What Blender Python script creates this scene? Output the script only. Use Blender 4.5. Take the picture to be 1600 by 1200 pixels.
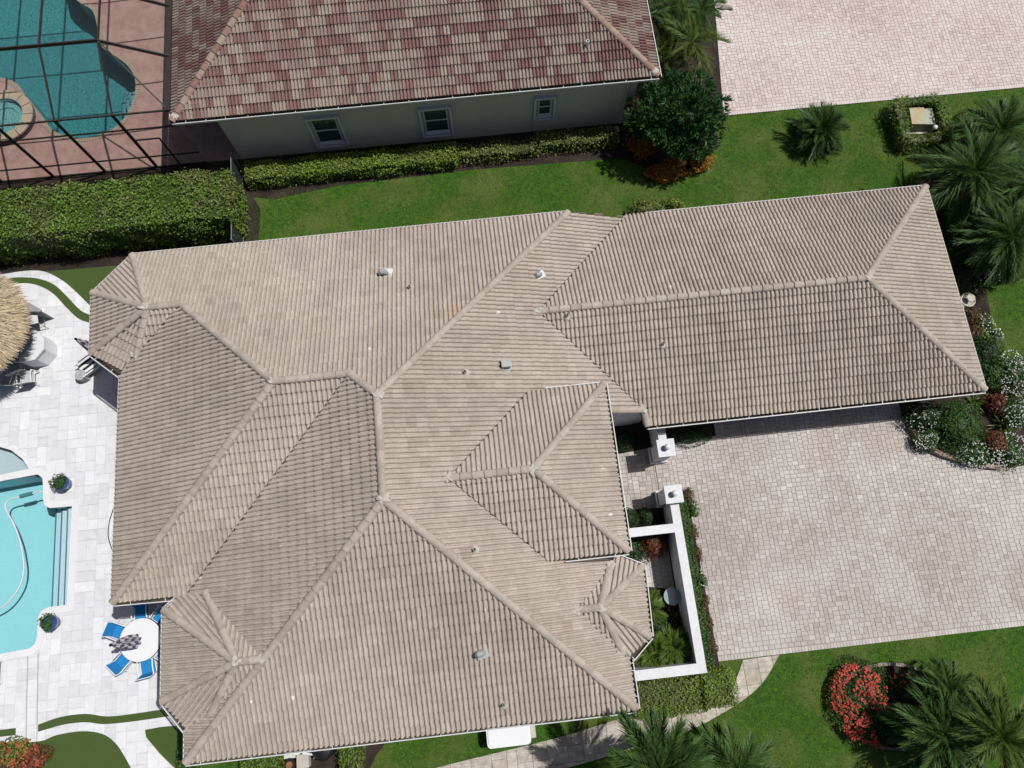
import bpy, math, random
import numpy as np
from mathutils import Vector, Matrix
from mathutils.geometry import tessellate_polygon

for o in list(bpy.data.objects): bpy.data.objects.remove(o, do_unlink=True)
random.seed(7); RNG = np.random.default_rng(7)
SC = bpy.context.scene; SC.render.engine = 'CYCLES'
COL = SC.collection
R = math.radians

# ------------------------------------------------------------------ camera, sky, sun, exposure
FPX, PITCH, YAW, CAMH = 1110.0, math.atan(300/1110.0), R(6.2), 29.0
cam_d = bpy.data.cameras.new('camera'); cam = bpy.data.objects.new('camera', cam_d); COL.objects.link(cam)
cam.location = (0, 0, CAMH); cam.rotation_euler = (PITCH, 0, -YAW)
cam_d.sensor_width = 36; cam_d.lens = FPX/1600*36; cam_d.clip_start = 0.5; cam_d.clip_end = 2000
SC.camera = cam
SC.render.resolution_x, SC.render.resolution_y = 1024, 768

SUN_EL, SUN_AZ = R(62.5), R(14.0)          # azimuth counted from +X towards +Y
SUN_DIR = Vector((math.cos(SUN_EL)*math.cos(SUN_AZ), math.cos(SUN_EL)*math.sin(SUN_AZ), math.sin(SUN_EL)))
W = bpy.data.worlds.new('World'); SC.world = W; W.use_nodes = True
nt = W.node_tree; bg = nt.nodes['Background']
sky = nt.nodes.new('ShaderNodeTexSky'); sky.sky_type = 'NISHITA'; sky.sun_disc = False
sky.sun_elevation = SUN_EL; sky.sun_rotation = R(90)-SUN_AZ
sky.air_density = 0.8; sky.dust_density = 3.0; sky.ozone_density = 0.5
nt.links.new(sky.outputs[0], bg.inputs[0]); bg.inputs[1].default_value = 0.066
sl = bpy.data.lights.new('sun', 'SUN'); sl.energy = 5.0; sl.angle = R(0.53); sl.color = (1.0, 0.968, 0.92)
so = bpy.data.objects.new('sun', sl); COL.objects.link(so); so.location = (30, 10, 60)
so.rotation_euler = SUN_DIR.to_track_quat('Z', 'Y').to_euler()
vs = SC.view_settings; vs.view_transform = 'Standard'; vs.look = 'None'; vs.gamma = 1; vs.use_curve_mapping = False
vs.exposure = -0.45
SC.cycles.diffuse_bounces = 1; SC.cycles.glossy_bounces = 2; SC.cycles.max_bounces = 8; SC.cycles.transparent_max_bounces = 16

# ------------------------------------------------------------------ survey helpers (photo point + height -> place)
CR = Matrix.Rotation(-YAW, 3, 'Z') @ Matrix.Rotation(PITCH, 3, 'X')
def ray(px, py): return CR @ Vector(((px-800)/FPX, -(py-600)/FPX, -1.0))
def G(px, py, z=0.0):
    d = ray(px, py); t = (z-CAMH)/d.z
    return Vector((d.x*t, d.y*t, z))
def GP(pts, z=0.0): return [G(x, y, z) for x, y in pts]
def xy(pts, z=0.0): return [(v.x, v.y) for v in GP(pts, z)]

# ------------------------------------------------------------------ materials
MATS = {}
def pm(name, c1, c2=None, scale=6, rough=0.8, bump=0.0, bscale=None, tint=0.0, spec=0.3, detail=6, c3=None, s3=0.6, metal=0.0, trans=0.0, coord='Object', amt3=0.55, th3=0.5):
    """colour noise between c1 and c2, a coarse second noise towards c3, brightness by the 'tint' attribute, bump"""
    if name in MATS: return MATS[name]
    m = bpy.data.materials.new(name); m.use_nodes = True; N = m.node_tree.nodes; L = m.node_tree.links
    b = N['Principled BSDF']; b.inputs['Roughness'].default_value = rough; b.inputs['Metallic'].default_value = metal
    b.inputs['Specular IOR Level'].default_value = spec
    tc = N.new('ShaderNodeTexCoord'); cc = tc.outputs[coord]
    if coord == 'World':
        pass
    col = None
    def rgb(c):
        n = N.new('ShaderNodeRGB'); n.outputs[0].default_value = (*c, 1); return n.outputs[0]
    col = rgb(c1)
    def mix(a, bb, f, mode='MIX'):
        n = N.new('ShaderNodeMix'); n.data_type = 'RGBA'; n.blend_type = mode
        L.new(a, n.inputs[6]); L.new(bb, n.inputs[7])
        if isinstance(f, float): n.inputs[0].default_value = f
        else: L.new(f, n.inputs[0])
        return n.outputs[2]
    geo = N.new('ShaderNodeNewGeometry').outputs['Position']
    if c2:
        nz = N.new('ShaderNodeTexNoise'); nz.inputs['Scale'].default_value = scale; nz.inputs['Detail'].default_value = detail; nz.inputs['Roughness'].default_value = 0.65
        L.new(geo, nz.inputs['Vector'])
        mr = N.new('ShaderNodeMapRange'); mr.inputs[1].default_value = 0.36; mr.inputs[2].default_value = 0.64
        L.new(nz.outputs[0], mr.inputs[0]); col = mix(col, rgb(c2), mr.outputs[0])
    if c3:
        nz = N.new('ShaderNodeTexNoise'); nz.inputs['Scale'].default_value = s3; nz.inputs['Detail'].default_value = 5; nz.inputs['Roughness'].default_value = 0.6
        L.new(geo, nz.inputs['Vector'])
        mr = N.new('ShaderNodeMapRange'); mr.inputs[1].default_value = th3-0.06; mr.inputs[2].default_value = th3+0.14; mr.inputs[4].default_value = amt3
        L.new(nz.outputs[0], mr.inputs[0]); col = mix(col, rgb(c3), mr.outputs[0])
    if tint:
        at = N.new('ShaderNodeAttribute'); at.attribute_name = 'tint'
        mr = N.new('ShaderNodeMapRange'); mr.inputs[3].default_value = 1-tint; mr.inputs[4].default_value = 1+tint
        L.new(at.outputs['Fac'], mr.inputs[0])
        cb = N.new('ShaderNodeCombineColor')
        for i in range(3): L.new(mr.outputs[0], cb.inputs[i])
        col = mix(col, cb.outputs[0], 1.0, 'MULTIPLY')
    L.new(col, b.inputs['Base Color'])
    if bump:
        nz = N.new('ShaderNodeTexNoise'); nz.inputs['Scale'].default_value = bscale or scale*4; nz.inputs['Detail'].default_value = 4
        L.new(geo, nz.inputs['Vector'])
        bp = N.new('ShaderNodeBump'); bp.inputs['Strength'].default_value = bump; bp.inputs['Distance'].default_value = 0.03
        L.new(nz.outputs[0], bp.inputs['Height']); L.new(bp.outputs[0], b.inputs['Normal'])
    if trans:
        tr = N.new('ShaderNodeBsdfTranslucent'); L.new(col, tr.inputs[0])
        mx = N.new('ShaderNodeMixShader'); mx.inputs[0].default_value = trans
        L.new(b.outputs[0], mx.inputs[1]); L.new(tr.outputs[0], mx.inputs[2])
        L.new(mx.outputs[0], N['Material Output'].inputs[0])
    MATS[name] = m; return m

def ramp_mat(name, stops, noise=(0.75, 1.1), nscale=14, rough=0.8, bump=0.15, c3=None, amt3=0.4, s3=0.5, specks=False):
    """colour of each piece picked from stops by its 'tint' value, plus grain"""
    m = bpy.data.materials.new(name); m.use_nodes = True; N = m.node_tree.nodes; L = m.node_tree.links
    b = N['Principled BSDF']; b.inputs['Roughness'].default_value = rough; b.inputs['Specular IOR Level'].default_value = 0.25
    at = N.new('ShaderNodeAttribute'); at.attribute_name = 'tint'
    rp = N.new('ShaderNodeValToRGB'); rp.color_ramp.interpolation = 'LINEAR'
    e = rp.color_ramp.elements
    while len(e) > 1: e.remove(e[-1])
    e[0].position = stops[0][0]; e[0].color = (*stops[0][1], 1)
    for p, c in stops[1:]:
        k = e.new(p); k.color = (*c, 1)
    L.new(at.outputs['Fac'], rp.inputs[0])
    geo = N.new('ShaderNodeNewGeometry').outputs['Position']
    nz = N.new('ShaderNodeTexNoise'); nz.inputs['Scale'].default_value = nscale; nz.inputs['Detail'].default_value = 6; nz.inputs['Roughness'].default_value = 0.7
    L.new(geo, nz.inputs['Vector'])
    mr = N.new('ShaderNodeMapRange'); mr.inputs[1].default_value = 0.3; mr.inputs[2].default_value = 0.7; mr.inputs[3].default_value = noise[0]; mr.inputs[4].default_value = noise[1]
    L.new(nz.outputs[0], mr.inputs[0])
    cb = N.new('ShaderNodeCombineColor')
    for i in range(3): L.new(mr.outputs[0], cb.inputs[i])
    mx = N.new('ShaderNodeMix'); mx.data_type = 'RGBA'; mx.blend_type = 'MULTIPLY'; mx.inputs[0].default_value = 1
    L.new(rp.outputs[0], mx.inputs[6]); L.new(cb.outputs[0], mx.inputs[7])
    out = mx.outputs[2]
    if c3:
        n2 = N.new('ShaderNodeTexNoise'); n2.inputs['Scale'].default_value = s3; n2.inputs['Detail'].default_value = 6; n2.inputs['Roughness'].default_value = 0.62
        L.new(geo, n2.inputs['Vector'])
        m2 = N.new('ShaderNodeMapRange'); m2.inputs[1].default_value = 0.47; m2.inputs[2].default_value = 0.68; m2.inputs[4].default_value = amt3
        L.new(n2.outputs[0], m2.inputs[0])
        x2 = N.new('ShaderNodeMix'); x2.data_type = 'RGBA'; L.new(m2.outputs[0], x2.inputs[0]); L.new(out, x2.inputs[6]); x2.inputs[7].default_value = (*c3, 1)
        out = x2.outputs[2]
    if specks:
        for sc_, th_, col_, am_ in specks if specks is not True else ((0.55, 0.035, (0.75, 0.75, 0.72), 0.85), (1.3, 0.03, (0.16, 0.13, 0.11), 0.7), (0.17, 0.045, (0.46, 0.31, 0.19), 0.35)):
            nw = N.new('ShaderNodeTexNoise'); nw.inputs['Scale'].default_value = 6; L.new(geo, nw.inputs['Vector'])
            ad = N.new('ShaderNodeMix'); ad.data_type = 'VECTOR'; ad.inputs[0].default_value = 0.06; L.new(geo, ad.inputs[4]); L.new(nw.outputs['Color'], ad.inputs[5])
            vo = N.new('ShaderNodeTexVoronoi'); vo.inputs['Scale'].default_value = sc_; L.new(ad.outputs[1], vo.inputs['Vector'])
            ms = N.new('ShaderNodeMapRange'); ms.inputs[1].default_value = th_; ms.inputs[2].default_value = th_*1.4; ms.inputs[3].default_value = am_; ms.inputs[4].default_value = 0.0; L.new(vo.outputs['Distance'], ms.inputs[0])
            xs_ = N.new('ShaderNodeMix'); xs_.data_type = 'RGBA'; L.new(ms.outputs[0], xs_.inputs[0]); L.new(out, xs_.inputs[6]); xs_.inputs[7].default_value = (*col_, 1); out = xs_.outputs[2]
    L.new(out, b.inputs['Base Color'])
    bp = N.new('ShaderNodeBump'); bp.inputs['Strength'].default_value = bump; bp.inputs['Distance'].default_value = 0.02
    L.new(nz.outputs[0], bp.inputs['Height']); L.new(bp.outputs[0], b.inputs['Normal'])
    return m

def screen_mat(name, col, opacity):
    m = bpy.data.materials.new(name); m.use_nodes = True; N = m.node_tree.nodes; L = m.node_tree.links
    b = N['Principled BSDF']; b.inputs['Base Color'].default_value = (*col, 1); b.inputs['Roughness'].default_value = 0.8
    t = N.new('ShaderNodeBsdfTransparent'); mx = N.new('ShaderNodeMixShader'); mx.inputs[0].default_value = opacity
    L.new(t.outputs[0], mx.inputs[1]); L.new(b.outputs[0], mx.inputs[2]); L.new(mx.outputs[0], N['Material Output'].inputs[0])
    return m

def water_mat(name, absorb, density, wave=3.0, strength=0.25):
    m = bpy.data.materials.new(name); m.use_nodes = True; N = m.node_tree.nodes; L = m.node_tree.links
    N.remove(N['Principled BSDF'])
    t = N.new('ShaderNodeBsdfTransparent'); g = N.new('ShaderNodeBsdfGlossy'); g.inputs['Roughness'].default_value = 0.05
    nz = N.new('ShaderNodeTexNoise'); nz.inputs['Scale'].default_value = wave; nz.inputs['Detail'].default_value = 3; nz.inputs['Distortion'].default_value = 1.2
    geo = N.new('ShaderNodeNewGeometry'); L.new(geo.outputs['Position'], nz.inputs['Vector'])
    bp = N.new('ShaderNodeBump'); bp.inputs['Strength'].default_value = strength; bp.inputs['Distance'].default_value = 0.09; L.new(nz.outputs[0], bp.inputs['Height'])
    L.new(bp.outputs[0], g.inputs['Normal'])
    fr = N.new('ShaderNodeFresnel'); fr.inputs[0].default_value = 1.33; L.new(bp.outputs[0], fr.inputs['Normal'])
    mx = N.new('ShaderNodeMixShader'); L.new(fr.outputs[0], mx.inputs[0]); L.new(t.outputs[0], mx.inputs[1]); L.new(g.outputs[0], mx.inputs[2])
    L.new(mx.outputs[0], N['Material Output'].inputs['Surface'])
    va = N.new('ShaderNodeVolumeAbsorption'); va.inputs['Color'].default_value = (*absorb, 1); va.inputs['Density'].default_value = density
    L.new(va.outputs[0], N['Material Output'].inputs['Volume'])
    return m

# ------------------------------------------------------------------ object helpers
def link(name, me, mat=None, parent=None, loc=None):
    o = bpy.data.objects.new(name, me); COL.objects.link(o)
    if mat is not None and me is not None and not me.materials:
        for mm in (mat if isinstance(mat, (list, tuple)) else [mat]): me.materials.append(mm)
    if parent is not None: o.parent = parent
    if loc is not None: o.location = loc
    return o
def tag(o, label=None, cat=None, group=None, kind=None):
    if label: o['label'] = label
    if cat: o['category'] = cat
    if group: o['group'] = group
    if kind: o['kind'] = kind
    return o
def thing(name, label, cat, loc=(0, 0, 0), rz=0.0, group=None):
    o = bpy.data.objects.new(name, None); COL.objects.link(o); o.location = loc; o.rotation_euler = (0, 0, rz)
    o.empty_display_size = 0.3
    return tag(o, label, cat, group)
def mesh(name, v, f, tint=None, smooth=False, midx=None):
    me = bpy.data.meshes.new(name)
    me.from_pydata([tuple(p) for p in v], [], [tuple(q) for q in f])
    if tint is not None:
        a = me.attributes.new('tint', 'FLOAT', 'POINT'); a.data.foreach_set('value', np.asarray(tint, dtype=np.float32))
    if smooth: me.polygons.foreach_set('use_smooth', [True]*len(me.polygons))
    if midx is not None: me.polygons.foreach_set('material_index', midx)
    me.update(); return me
def npmesh(name, V, F, tint=None):
    """V (n,3), F (m,k) arrays"""
    me = bpy.data.meshes.new(name); n, m, k = len(V), len(F), F.shape[1]
    me.vertices.add(n); me.vertices.foreach_set('co', np.ascontiguousarray(V, dtype=np.float32).ravel())
    me.loops.add(m*k); me.loops.foreach_set('vertex_index', np.ascontiguousarray(F, dtype=np.int32).ravel())
    me.polygons.add(m); me.polygons.foreach_set('loop_start', np.arange(0, m*k, k, dtype=np.int32))
    if tint is not None:
        a = me.attributes.new('tint', 'FLOAT', 'POINT'); a.data.foreach_set('value', np.asarray(tint, dtype=np.float32))
    me.update(calc_edges=True); me.validate(); me.shade_flat(); return me

class MB:
    def __init__(s, off=(0, 0, 0)): s.v = []; s.f = []; s.t = []; s.o = Vector(off); s.ct = 0.5
    def p(s, x, y, z): s.v.append((x-s.o.x, y-s.o.y, z-s.o.z)); s.t.append(s.ct); return len(s.v)-1
    def poly(s, pts): s.f.append([s.p(*q) for q in pts])
    def box(s, x0, y0, z0, x1, y1, z1):
        i = [s.p(x, y, z) for z in (z0, z1) for x, y in ((x0, y0), (x1, y0), (x1, y1), (x0, y1))]
        for q in ((0, 3, 2, 1), (4, 5, 6, 7), (0, 1, 5, 4), (1, 2, 6, 5), (2, 3, 7, 6), (3, 0, 4, 7)): s.f.append([i[k] for k in q])
    def obox(s, c, ax, ay, az):          # centre and half axes
        c, ax, ay, az = map(Vector, (c, ax, ay, az)); i = []
        for k in (-1, 1):
            for a, b in ((-1, -1), (1, -1), (1, 1), (-1, 1)): i.append(s.p(*(c+ax*a+ay*b+az*k)))
        for q in ((0, 3, 2, 1), (4, 5, 6, 7), (0, 1, 5, 4), (1, 2, 6, 5), (2, 3, 7, 6), (3, 0, 4, 7)): s.f.append([i[k] for k in q])
    def bar(s, a, b, w, h=None, up=(0, 0, 1)):
        a, b = Vector(a), Vector(b); d = b-a; l = d.length
        if l < 1e-6: return
        d /= l; u = Vector(up)
        if abs(d.dot(u)) > 0.98: u = Vector((1, 0, 0))
        sx = d.cross(u).normalized(); sz = sx.cross(d)
        s.obox((a+b)/2, d*(l/2), sx*(w/2), sz*((h or w)/2))
    def tube(s, pts, r, n=8, cap=True):
        pts = [Vector(q) for q in pts]; rs = r if isinstance(r, (list, tuple)) else [r]*len(pts); rings = []
        for i, q in enumerate(pts):
            d = (pts[min(i+1, len(pts)-1)]-pts[max(i-1, 0)]).normalized()
            u = Vector((0, 0, 1)) if abs(d.z) < 0.95 else Vector((1, 0, 0))
            sx = d.cross(u).normalized(); sy = sx.cross(d)
            rings.append([s.p(*(q+(sx*math.cos(2*math.pi*k/n)+sy*math.sin(2*math.pi*k/n))*rs[i])) for k in range(n)])
        for a, b in zip(rings, rings[1:]):
            for k in range(n): s.f.append([a[k], a[(k+1) % n], b[(k+1) % n], b[k]])
        if cap: s.f.append(rings[0][::-1]); s.f.append(rings[-1])
    def lathe(s, cx, cy, prof, n=20, cap=True):
        rings = [[s.p(cx+r*math.cos(2*math.pi*k/n), cy+r*math.sin(2*math.pi*k/n), z) for k in range(n)] for r, z in prof]
        for a, b in zip(rings, rings[1:]):
            for k in range(n): s.f.append([a[k], a[(k+1) % n], b[(k+1) % n], b[k]])
        if cap: s.f.append(rings[0][::-1]); s.f.append(rings[-1])
    def prism(s, pts, z0, z1):
        n = len(pts); a = [s.p(x, y, z0) for x, y in pts]; b = [s.p(x, y, z1) for x, y in pts]
        for k in range(n): s.f.append([a[k], a[(k+1) % n], b[(k+1) % n], b[k]])
        s.f.append(b); s.f.append(a[::-1])
    def build(s, name, mat, parent=None, smooth=False, tint=False, loc=None):
        return link(name, mesh(name, s.v, s.f, s.t if tint else None, smooth), mat, parent, loc)

def ccw(p):
    a = sum(p[i][0]*p[(i+1) % len(p)][1]-p[(i+1) % len(p)][0]*p[i][1] for i in range(len(p)))
    return p if a > 0 else p[::-1]
def area(p): return abs(sum(p[i][0]*p[(i+1) % len(p)][1]-p[(i+1) % len(p)][0]*p[i][1] for i in range(len(p))))/2
def inside(pt, poly):
    x, y = pt; c = False; n = len(poly)
    for i in range(n):
        x1, y1 = poly[i]; x2, y2 = poly[(i+1) % n]
        if (y1 > y) != (y2 > y) and x < (x2-x1)*(y-y1)/(y2-y1)+x1: c = not c
    return c
def inside_np(P, poly):
    x, y = P[:, 0], P[:, 1]; c = np.zeros(len(P), bool); n = len(poly)
    for i in range(n):
        x1, y1 = poly[i]; x2, y2 = poly[(i+1) % n]
        if y1 == y2: continue
        c ^= ((y1 > y) != (y2 > y)) & (x < (x2-x1)*(y-y1)/(y2-y1)+x1)
    return c
def tris(outer, holes=()):
    loops = [[Vector((x, y, 0)) for x, y in outer]]+[[Vector((x, y, 0)) for x, y in h] for h in holes]
    flat = [(v.x, v.y) for l in loops for v in l]
    return [ccw([flat[i] for i in t]) for t in tessellate_polygon(loops) if area([flat[i] for i in t]) > 1e-7]
def clip(poly, tri):
    out = list(poly)
    for i in range(3):
        ax, ay = tri[i]; bx, by = tri[(i+1) % 3]; inp = out; out = []
        if not inp: return []
        def sd(p): return (bx-ax)*(p[1]-ay)-(by-ay)*(p[0]-ax)
        for k in range(len(inp)):
            p, q = inp[k], inp[(k+1) % len(inp)]; sp, sq = sd(p), sd(q)
            if sp >= 0: out.append(p)
            if (sp >= 0) != (sq >= 0):
                t = sp/(sp-sq); out.append((p[0]+(q[0]-p[0])*t, p[1]+(q[1]-p[1])*t))
    return out
def seg_hits_rect(a, b, x0, y0, x1, y1):
    t0, t1 = 0.0, 1.0; dx, dy = b[0]-a[0], b[1]-a[1]
    for p, q in ((-dx, a[0]-x0), (dx, x1-a[0]), (-dy, a[1]-y0), (dy, y1-a[1])):
        if abs(p) < 1e-12:
            if q < 0: return False
        else:
            r = q/p
            if p < 0: t0 = max(t0, r)
            else: t1 = min(t1, r)
            if t0 > t1: return False
    return True
class Region:
    def __init__(s, outer, holes=()):
        s.outer = ccw(list(outer)); s.holes = [list(h) for h in holes]
        s.edges = [(l[i], l[(i+1) % len(l)]) for l in [s.outer]+s.holes for i in range(len(l))]
        s.T = tris(s.outer, s.holes)
        s.TB = [(min(p[0] for p in t), min(p[1] for p in t), max(p[0] for p in t), max(p[1] for p in t)) for t in s.T]
        s.bb = (min(p[0] for p in s.outer), min(p[1] for p in s.outer), max(p[0] for p in s.outer), max(p[1] for p in s.outer))
    def has(s, p): return inside(p, s.outer) and not any(inside(p, h) for h in s.holes)
    def rect(s, x0, y0, x1, y1):         # 0 out, 1 crossing, 2 in
        for a, b in s.edges:
            if seg_hits_rect(a, b, x0, y0, x1, y1): return 1
        return 2 if s.has(((x0+x1)/2, (y0+y1)/2)) else 0
    def clip(s, poly):
        x0 = min(p[0] for p in poly); x1 = max(p[0] for p in poly); y0 = min(p[1] for p in poly); y1 = max(p[1] for p in poly); out = []
        for t, bb in zip(s.T, s.TB):
            if bb[2] < x0 or bb[0] > x1 or bb[3] < y0 or bb[1] > y1: continue
            c = clip(poly, t)
            if len(c) > 2 and area(c) > 2e-5: out.append(c)
        return out

def sheet(name, outer, z, mat, holes=(), kind='structure', thick=0.0):
    mb = MB(); rg = Region(outer, holes)
    for t in rg.T: mb.poly([(x, y, z) for x, y in t])
    if thick:
        for a, b in rg.edges: mb.poly([(*a, z-thick), (*b, z-thick), (*b, z), (*a, z)])
    o = mb.build(name, mat)
    if kind: o['kind'] = kind
    return o
def smooth_curve(pts, n=6, closed=False):
    out = []; m = len(pts); rng = range(m if closed else m-1)
    for i in rng:
        p0 = pts[(i-1) % m] if closed or i > 0 else pts[0]; p1 = pts[i]; p2 = pts[(i+1) % m]
        p3 = pts[(i+2) % m] if closed or i+2 < m else pts[-1]
        for k in range(n):
            t = k/n; out.append(tuple(0.5*((2*p1[j])+(-p0[j]+p2[j])*t+(2*p0[j]-5*p1[j]+4*p2[j]-p3[j])*t*t+(-p0[j]+3*p1[j]-3*p2[j]+p3[j])*t**3) for j in range(2)))
    if not closed: out.append(tuple(pts[-1]))
    return out

# ------------------------------------------------------------------ pavers
def pack(nx, ny, sizes, rnd):
    """fill an nx x ny cell grid with rectangles from sizes; never leaves slivers"""
    top = [0]*nx; out = []
    while True:
        m = min(top)
        if m >= ny: return out
        x = top.index(m); run = 0
        while x+run < nx and top[x+run] == m: run += 1
        c = [s for s in sizes if s[0] <= run and run-s[0] != 1] or [(min(run, 3), 2)]
        w, h = rnd.choice(c)
        out.append((x, m, w, h))
        for k in range(w): top[x+k] += h
def lay_pavers(owner, region, u, sizes, gap, cham, z0, z1, mat, name, nbig, rot=0.0, origin=(0, 0), rect=None, seed=1, tintfun=None, zj=0.004):
    rnd = random.Random(seed); c, s = math.cos(rot), math.sin(rot)
    x0, y0, x1, y1 = rect or region.bb
    nx, ny = int((x1-x0)/u)+2, int((y1-y0)/u)+2
    full = []; stuff = MB()
    def emit(mb, poly, dz, t):
        mb.ct = t; cx = sum(p[0] for p in poly)/len(poly); cy = sum(p[1] for p in poly)/len(poly)
        lo = [mb.p(x, y, z0) for x, y in poly]; mid = [mb.p(x, y, z1+dz-cham*0.7) for x, y in poly]
        hi = []
        for x, y in poly:
            d = math.hypot(x-cx, y-cy) or 1; k = max(0.0, 1-cham*1.4/d); hi.append(mb.p(cx+(x-cx)*k, cy+(y-cy)*k, z1+dz))
        n = len(poly)
        for a, b in ((lo, mid), (mid, hi)):
            for k in range(n): mb.f.append([a[k], a[(k+1) % n], b[(k+1) % n], b[k]])
        mb.f.append(hi)
    for (i, j, w, h) in pack(nx, ny, sizes, rnd):
        ax, ay, bx, by = x0+i*u+gap/2, y0+j*u+gap/2, x0+(i+w)*u-gap/2, y0+(j+h)*u-gap/2
        st = region.rect(ax, ay, bx, by)
        if st == 0: continue
        t = rnd.random() if tintfun is None else tintfun((ax+bx)/2, (ay+by)/2, rnd)
        dz = rnd.uniform(-zj, zj)
        if st == 2: full.append((((ax+bx)/2)**2+((ay+by)/2)**2, w, h, (ax+bx)/2, (ay+by)/2, dz, t))
        else:
            for pl in region.clip([(ax, ay), (bx, ay), (bx, by), (ax, by)]): emit(stuff, pl, dz, t)
    full.sort()
    tm = {}
    for q, (d, w, h, cx, cy, dz, t) in enumerate(full):
        hw, hh = w*u/2-gap/2, h*u/2-gap/2
        if q < nbig:
            tq = int(t*7.99); key = (w, h, tq)
            if key not in tm:
                mb = MB(); emit(mb, [(-hw, -hh), (hw, -hh), (hw, hh), (-hw, hh)], 0.0, (tq+0.5)/8); mb2 = mesh(name, mb.v, mb.f, mb.t); mb2.materials.append(mat); tm[key] = mb2
            link(name, tm[key], None, owner, (cx, cy, dz))
        else: emit(stuff, [(cx-hw, cy-hh), (cx+hw, cy-hh), (cx+hw, cy+hh), (cx-hw, cy+hh)], dz, t)
    if stuff.f: tag(stuff.build(name+'_field', mat, owner, tint=True), kind='stuff')

# ------------------------------------------------------------------ roof tiles
class TileShape:
    def __init__(s, pit, crs, half, h, lift, lip):
        s.pit, s.crs, s.tw, s.lift, s.lip = pit, crs, 2*pit, lift, lip
        hu = [(half*(1-math.cos(math.pi*k/8)), h*math.sin(math.pi*k/8)+0.002) for k in range(9)]+[(pit, 0.002)]
        s.tu = [k*pit+u for k in (0, 1) for u, _ in hu[(0 if k == 0 else 1):]]; s.th = [q for k in (0, 1) for _, q in hu[(0 if k == 0 else 1):]]
    def height(s, uu, vv): return float(np.interp(uu, s.tu, s.th))+s.lift*(1-vv/s.crs)
    def template(s, tval):
        v, f = [], []
        for a in s.tu: v += [(a, -0.004, s.height(a, 0)), (a, s.crs+0.012, s.height(a, s.crs))]
        n = len(s.tu)
        for k in range(n-1): f.append((2*k, 2*k+2, 2*k+3, 2*k+1))
        b = len(v)
        for a in s.tu: v.append((a, -0.004, s.height(a, 0)-s.lip))
        for k in range(n-1): f.append((b+k, b+k+1, 2*k+2, 2*k))
        return mesh('tile', v, f, [tval]*len(v))
SH_MAIN = TileShape(0.166, 0.365, 0.063, 0.076, 0.052, 0.056)
SH_NEI = TileShape(0.146, 0.394, 0.054, 0.082, 0.052, 0.060)
VALLEYS = []
def is_valley(a, b): return any((a-p).length+(b-q).length < 0.02 or (a-q).length+(b-p).length < 0.02 for p, q in VALLEYS)
def inset_edges(uv, d):
    n = len(uv); ar = sum(uv[i][0]*uv[(i+1) % n][1]-uv[(i+1) % n][0]*uv[i][1] for i in range(n)); sg = 1 if ar > 0 else -1; out = []
    L = []
    for i in range(n):
        a, b = Vector(uv[i]), Vector(uv[(i+1) % n]); t = (b-a).normalized(); nn = Vector((-t.y, t.x))*sg; L.append((a+nn*d[i], t))
    for i in range(n):
        (p, t), (q, u) = L[i-1], L[i]; den = t.x*u.y-t.y*u.x
        if abs(den) < 1e-5: out.append(tuple(q)); continue
        k = ((q.x-p.x)*u.y-(q.y-p.y)*u.x)/den; out.append((p.x+t.x*k, p.y+t.y*k))
    return out
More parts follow.
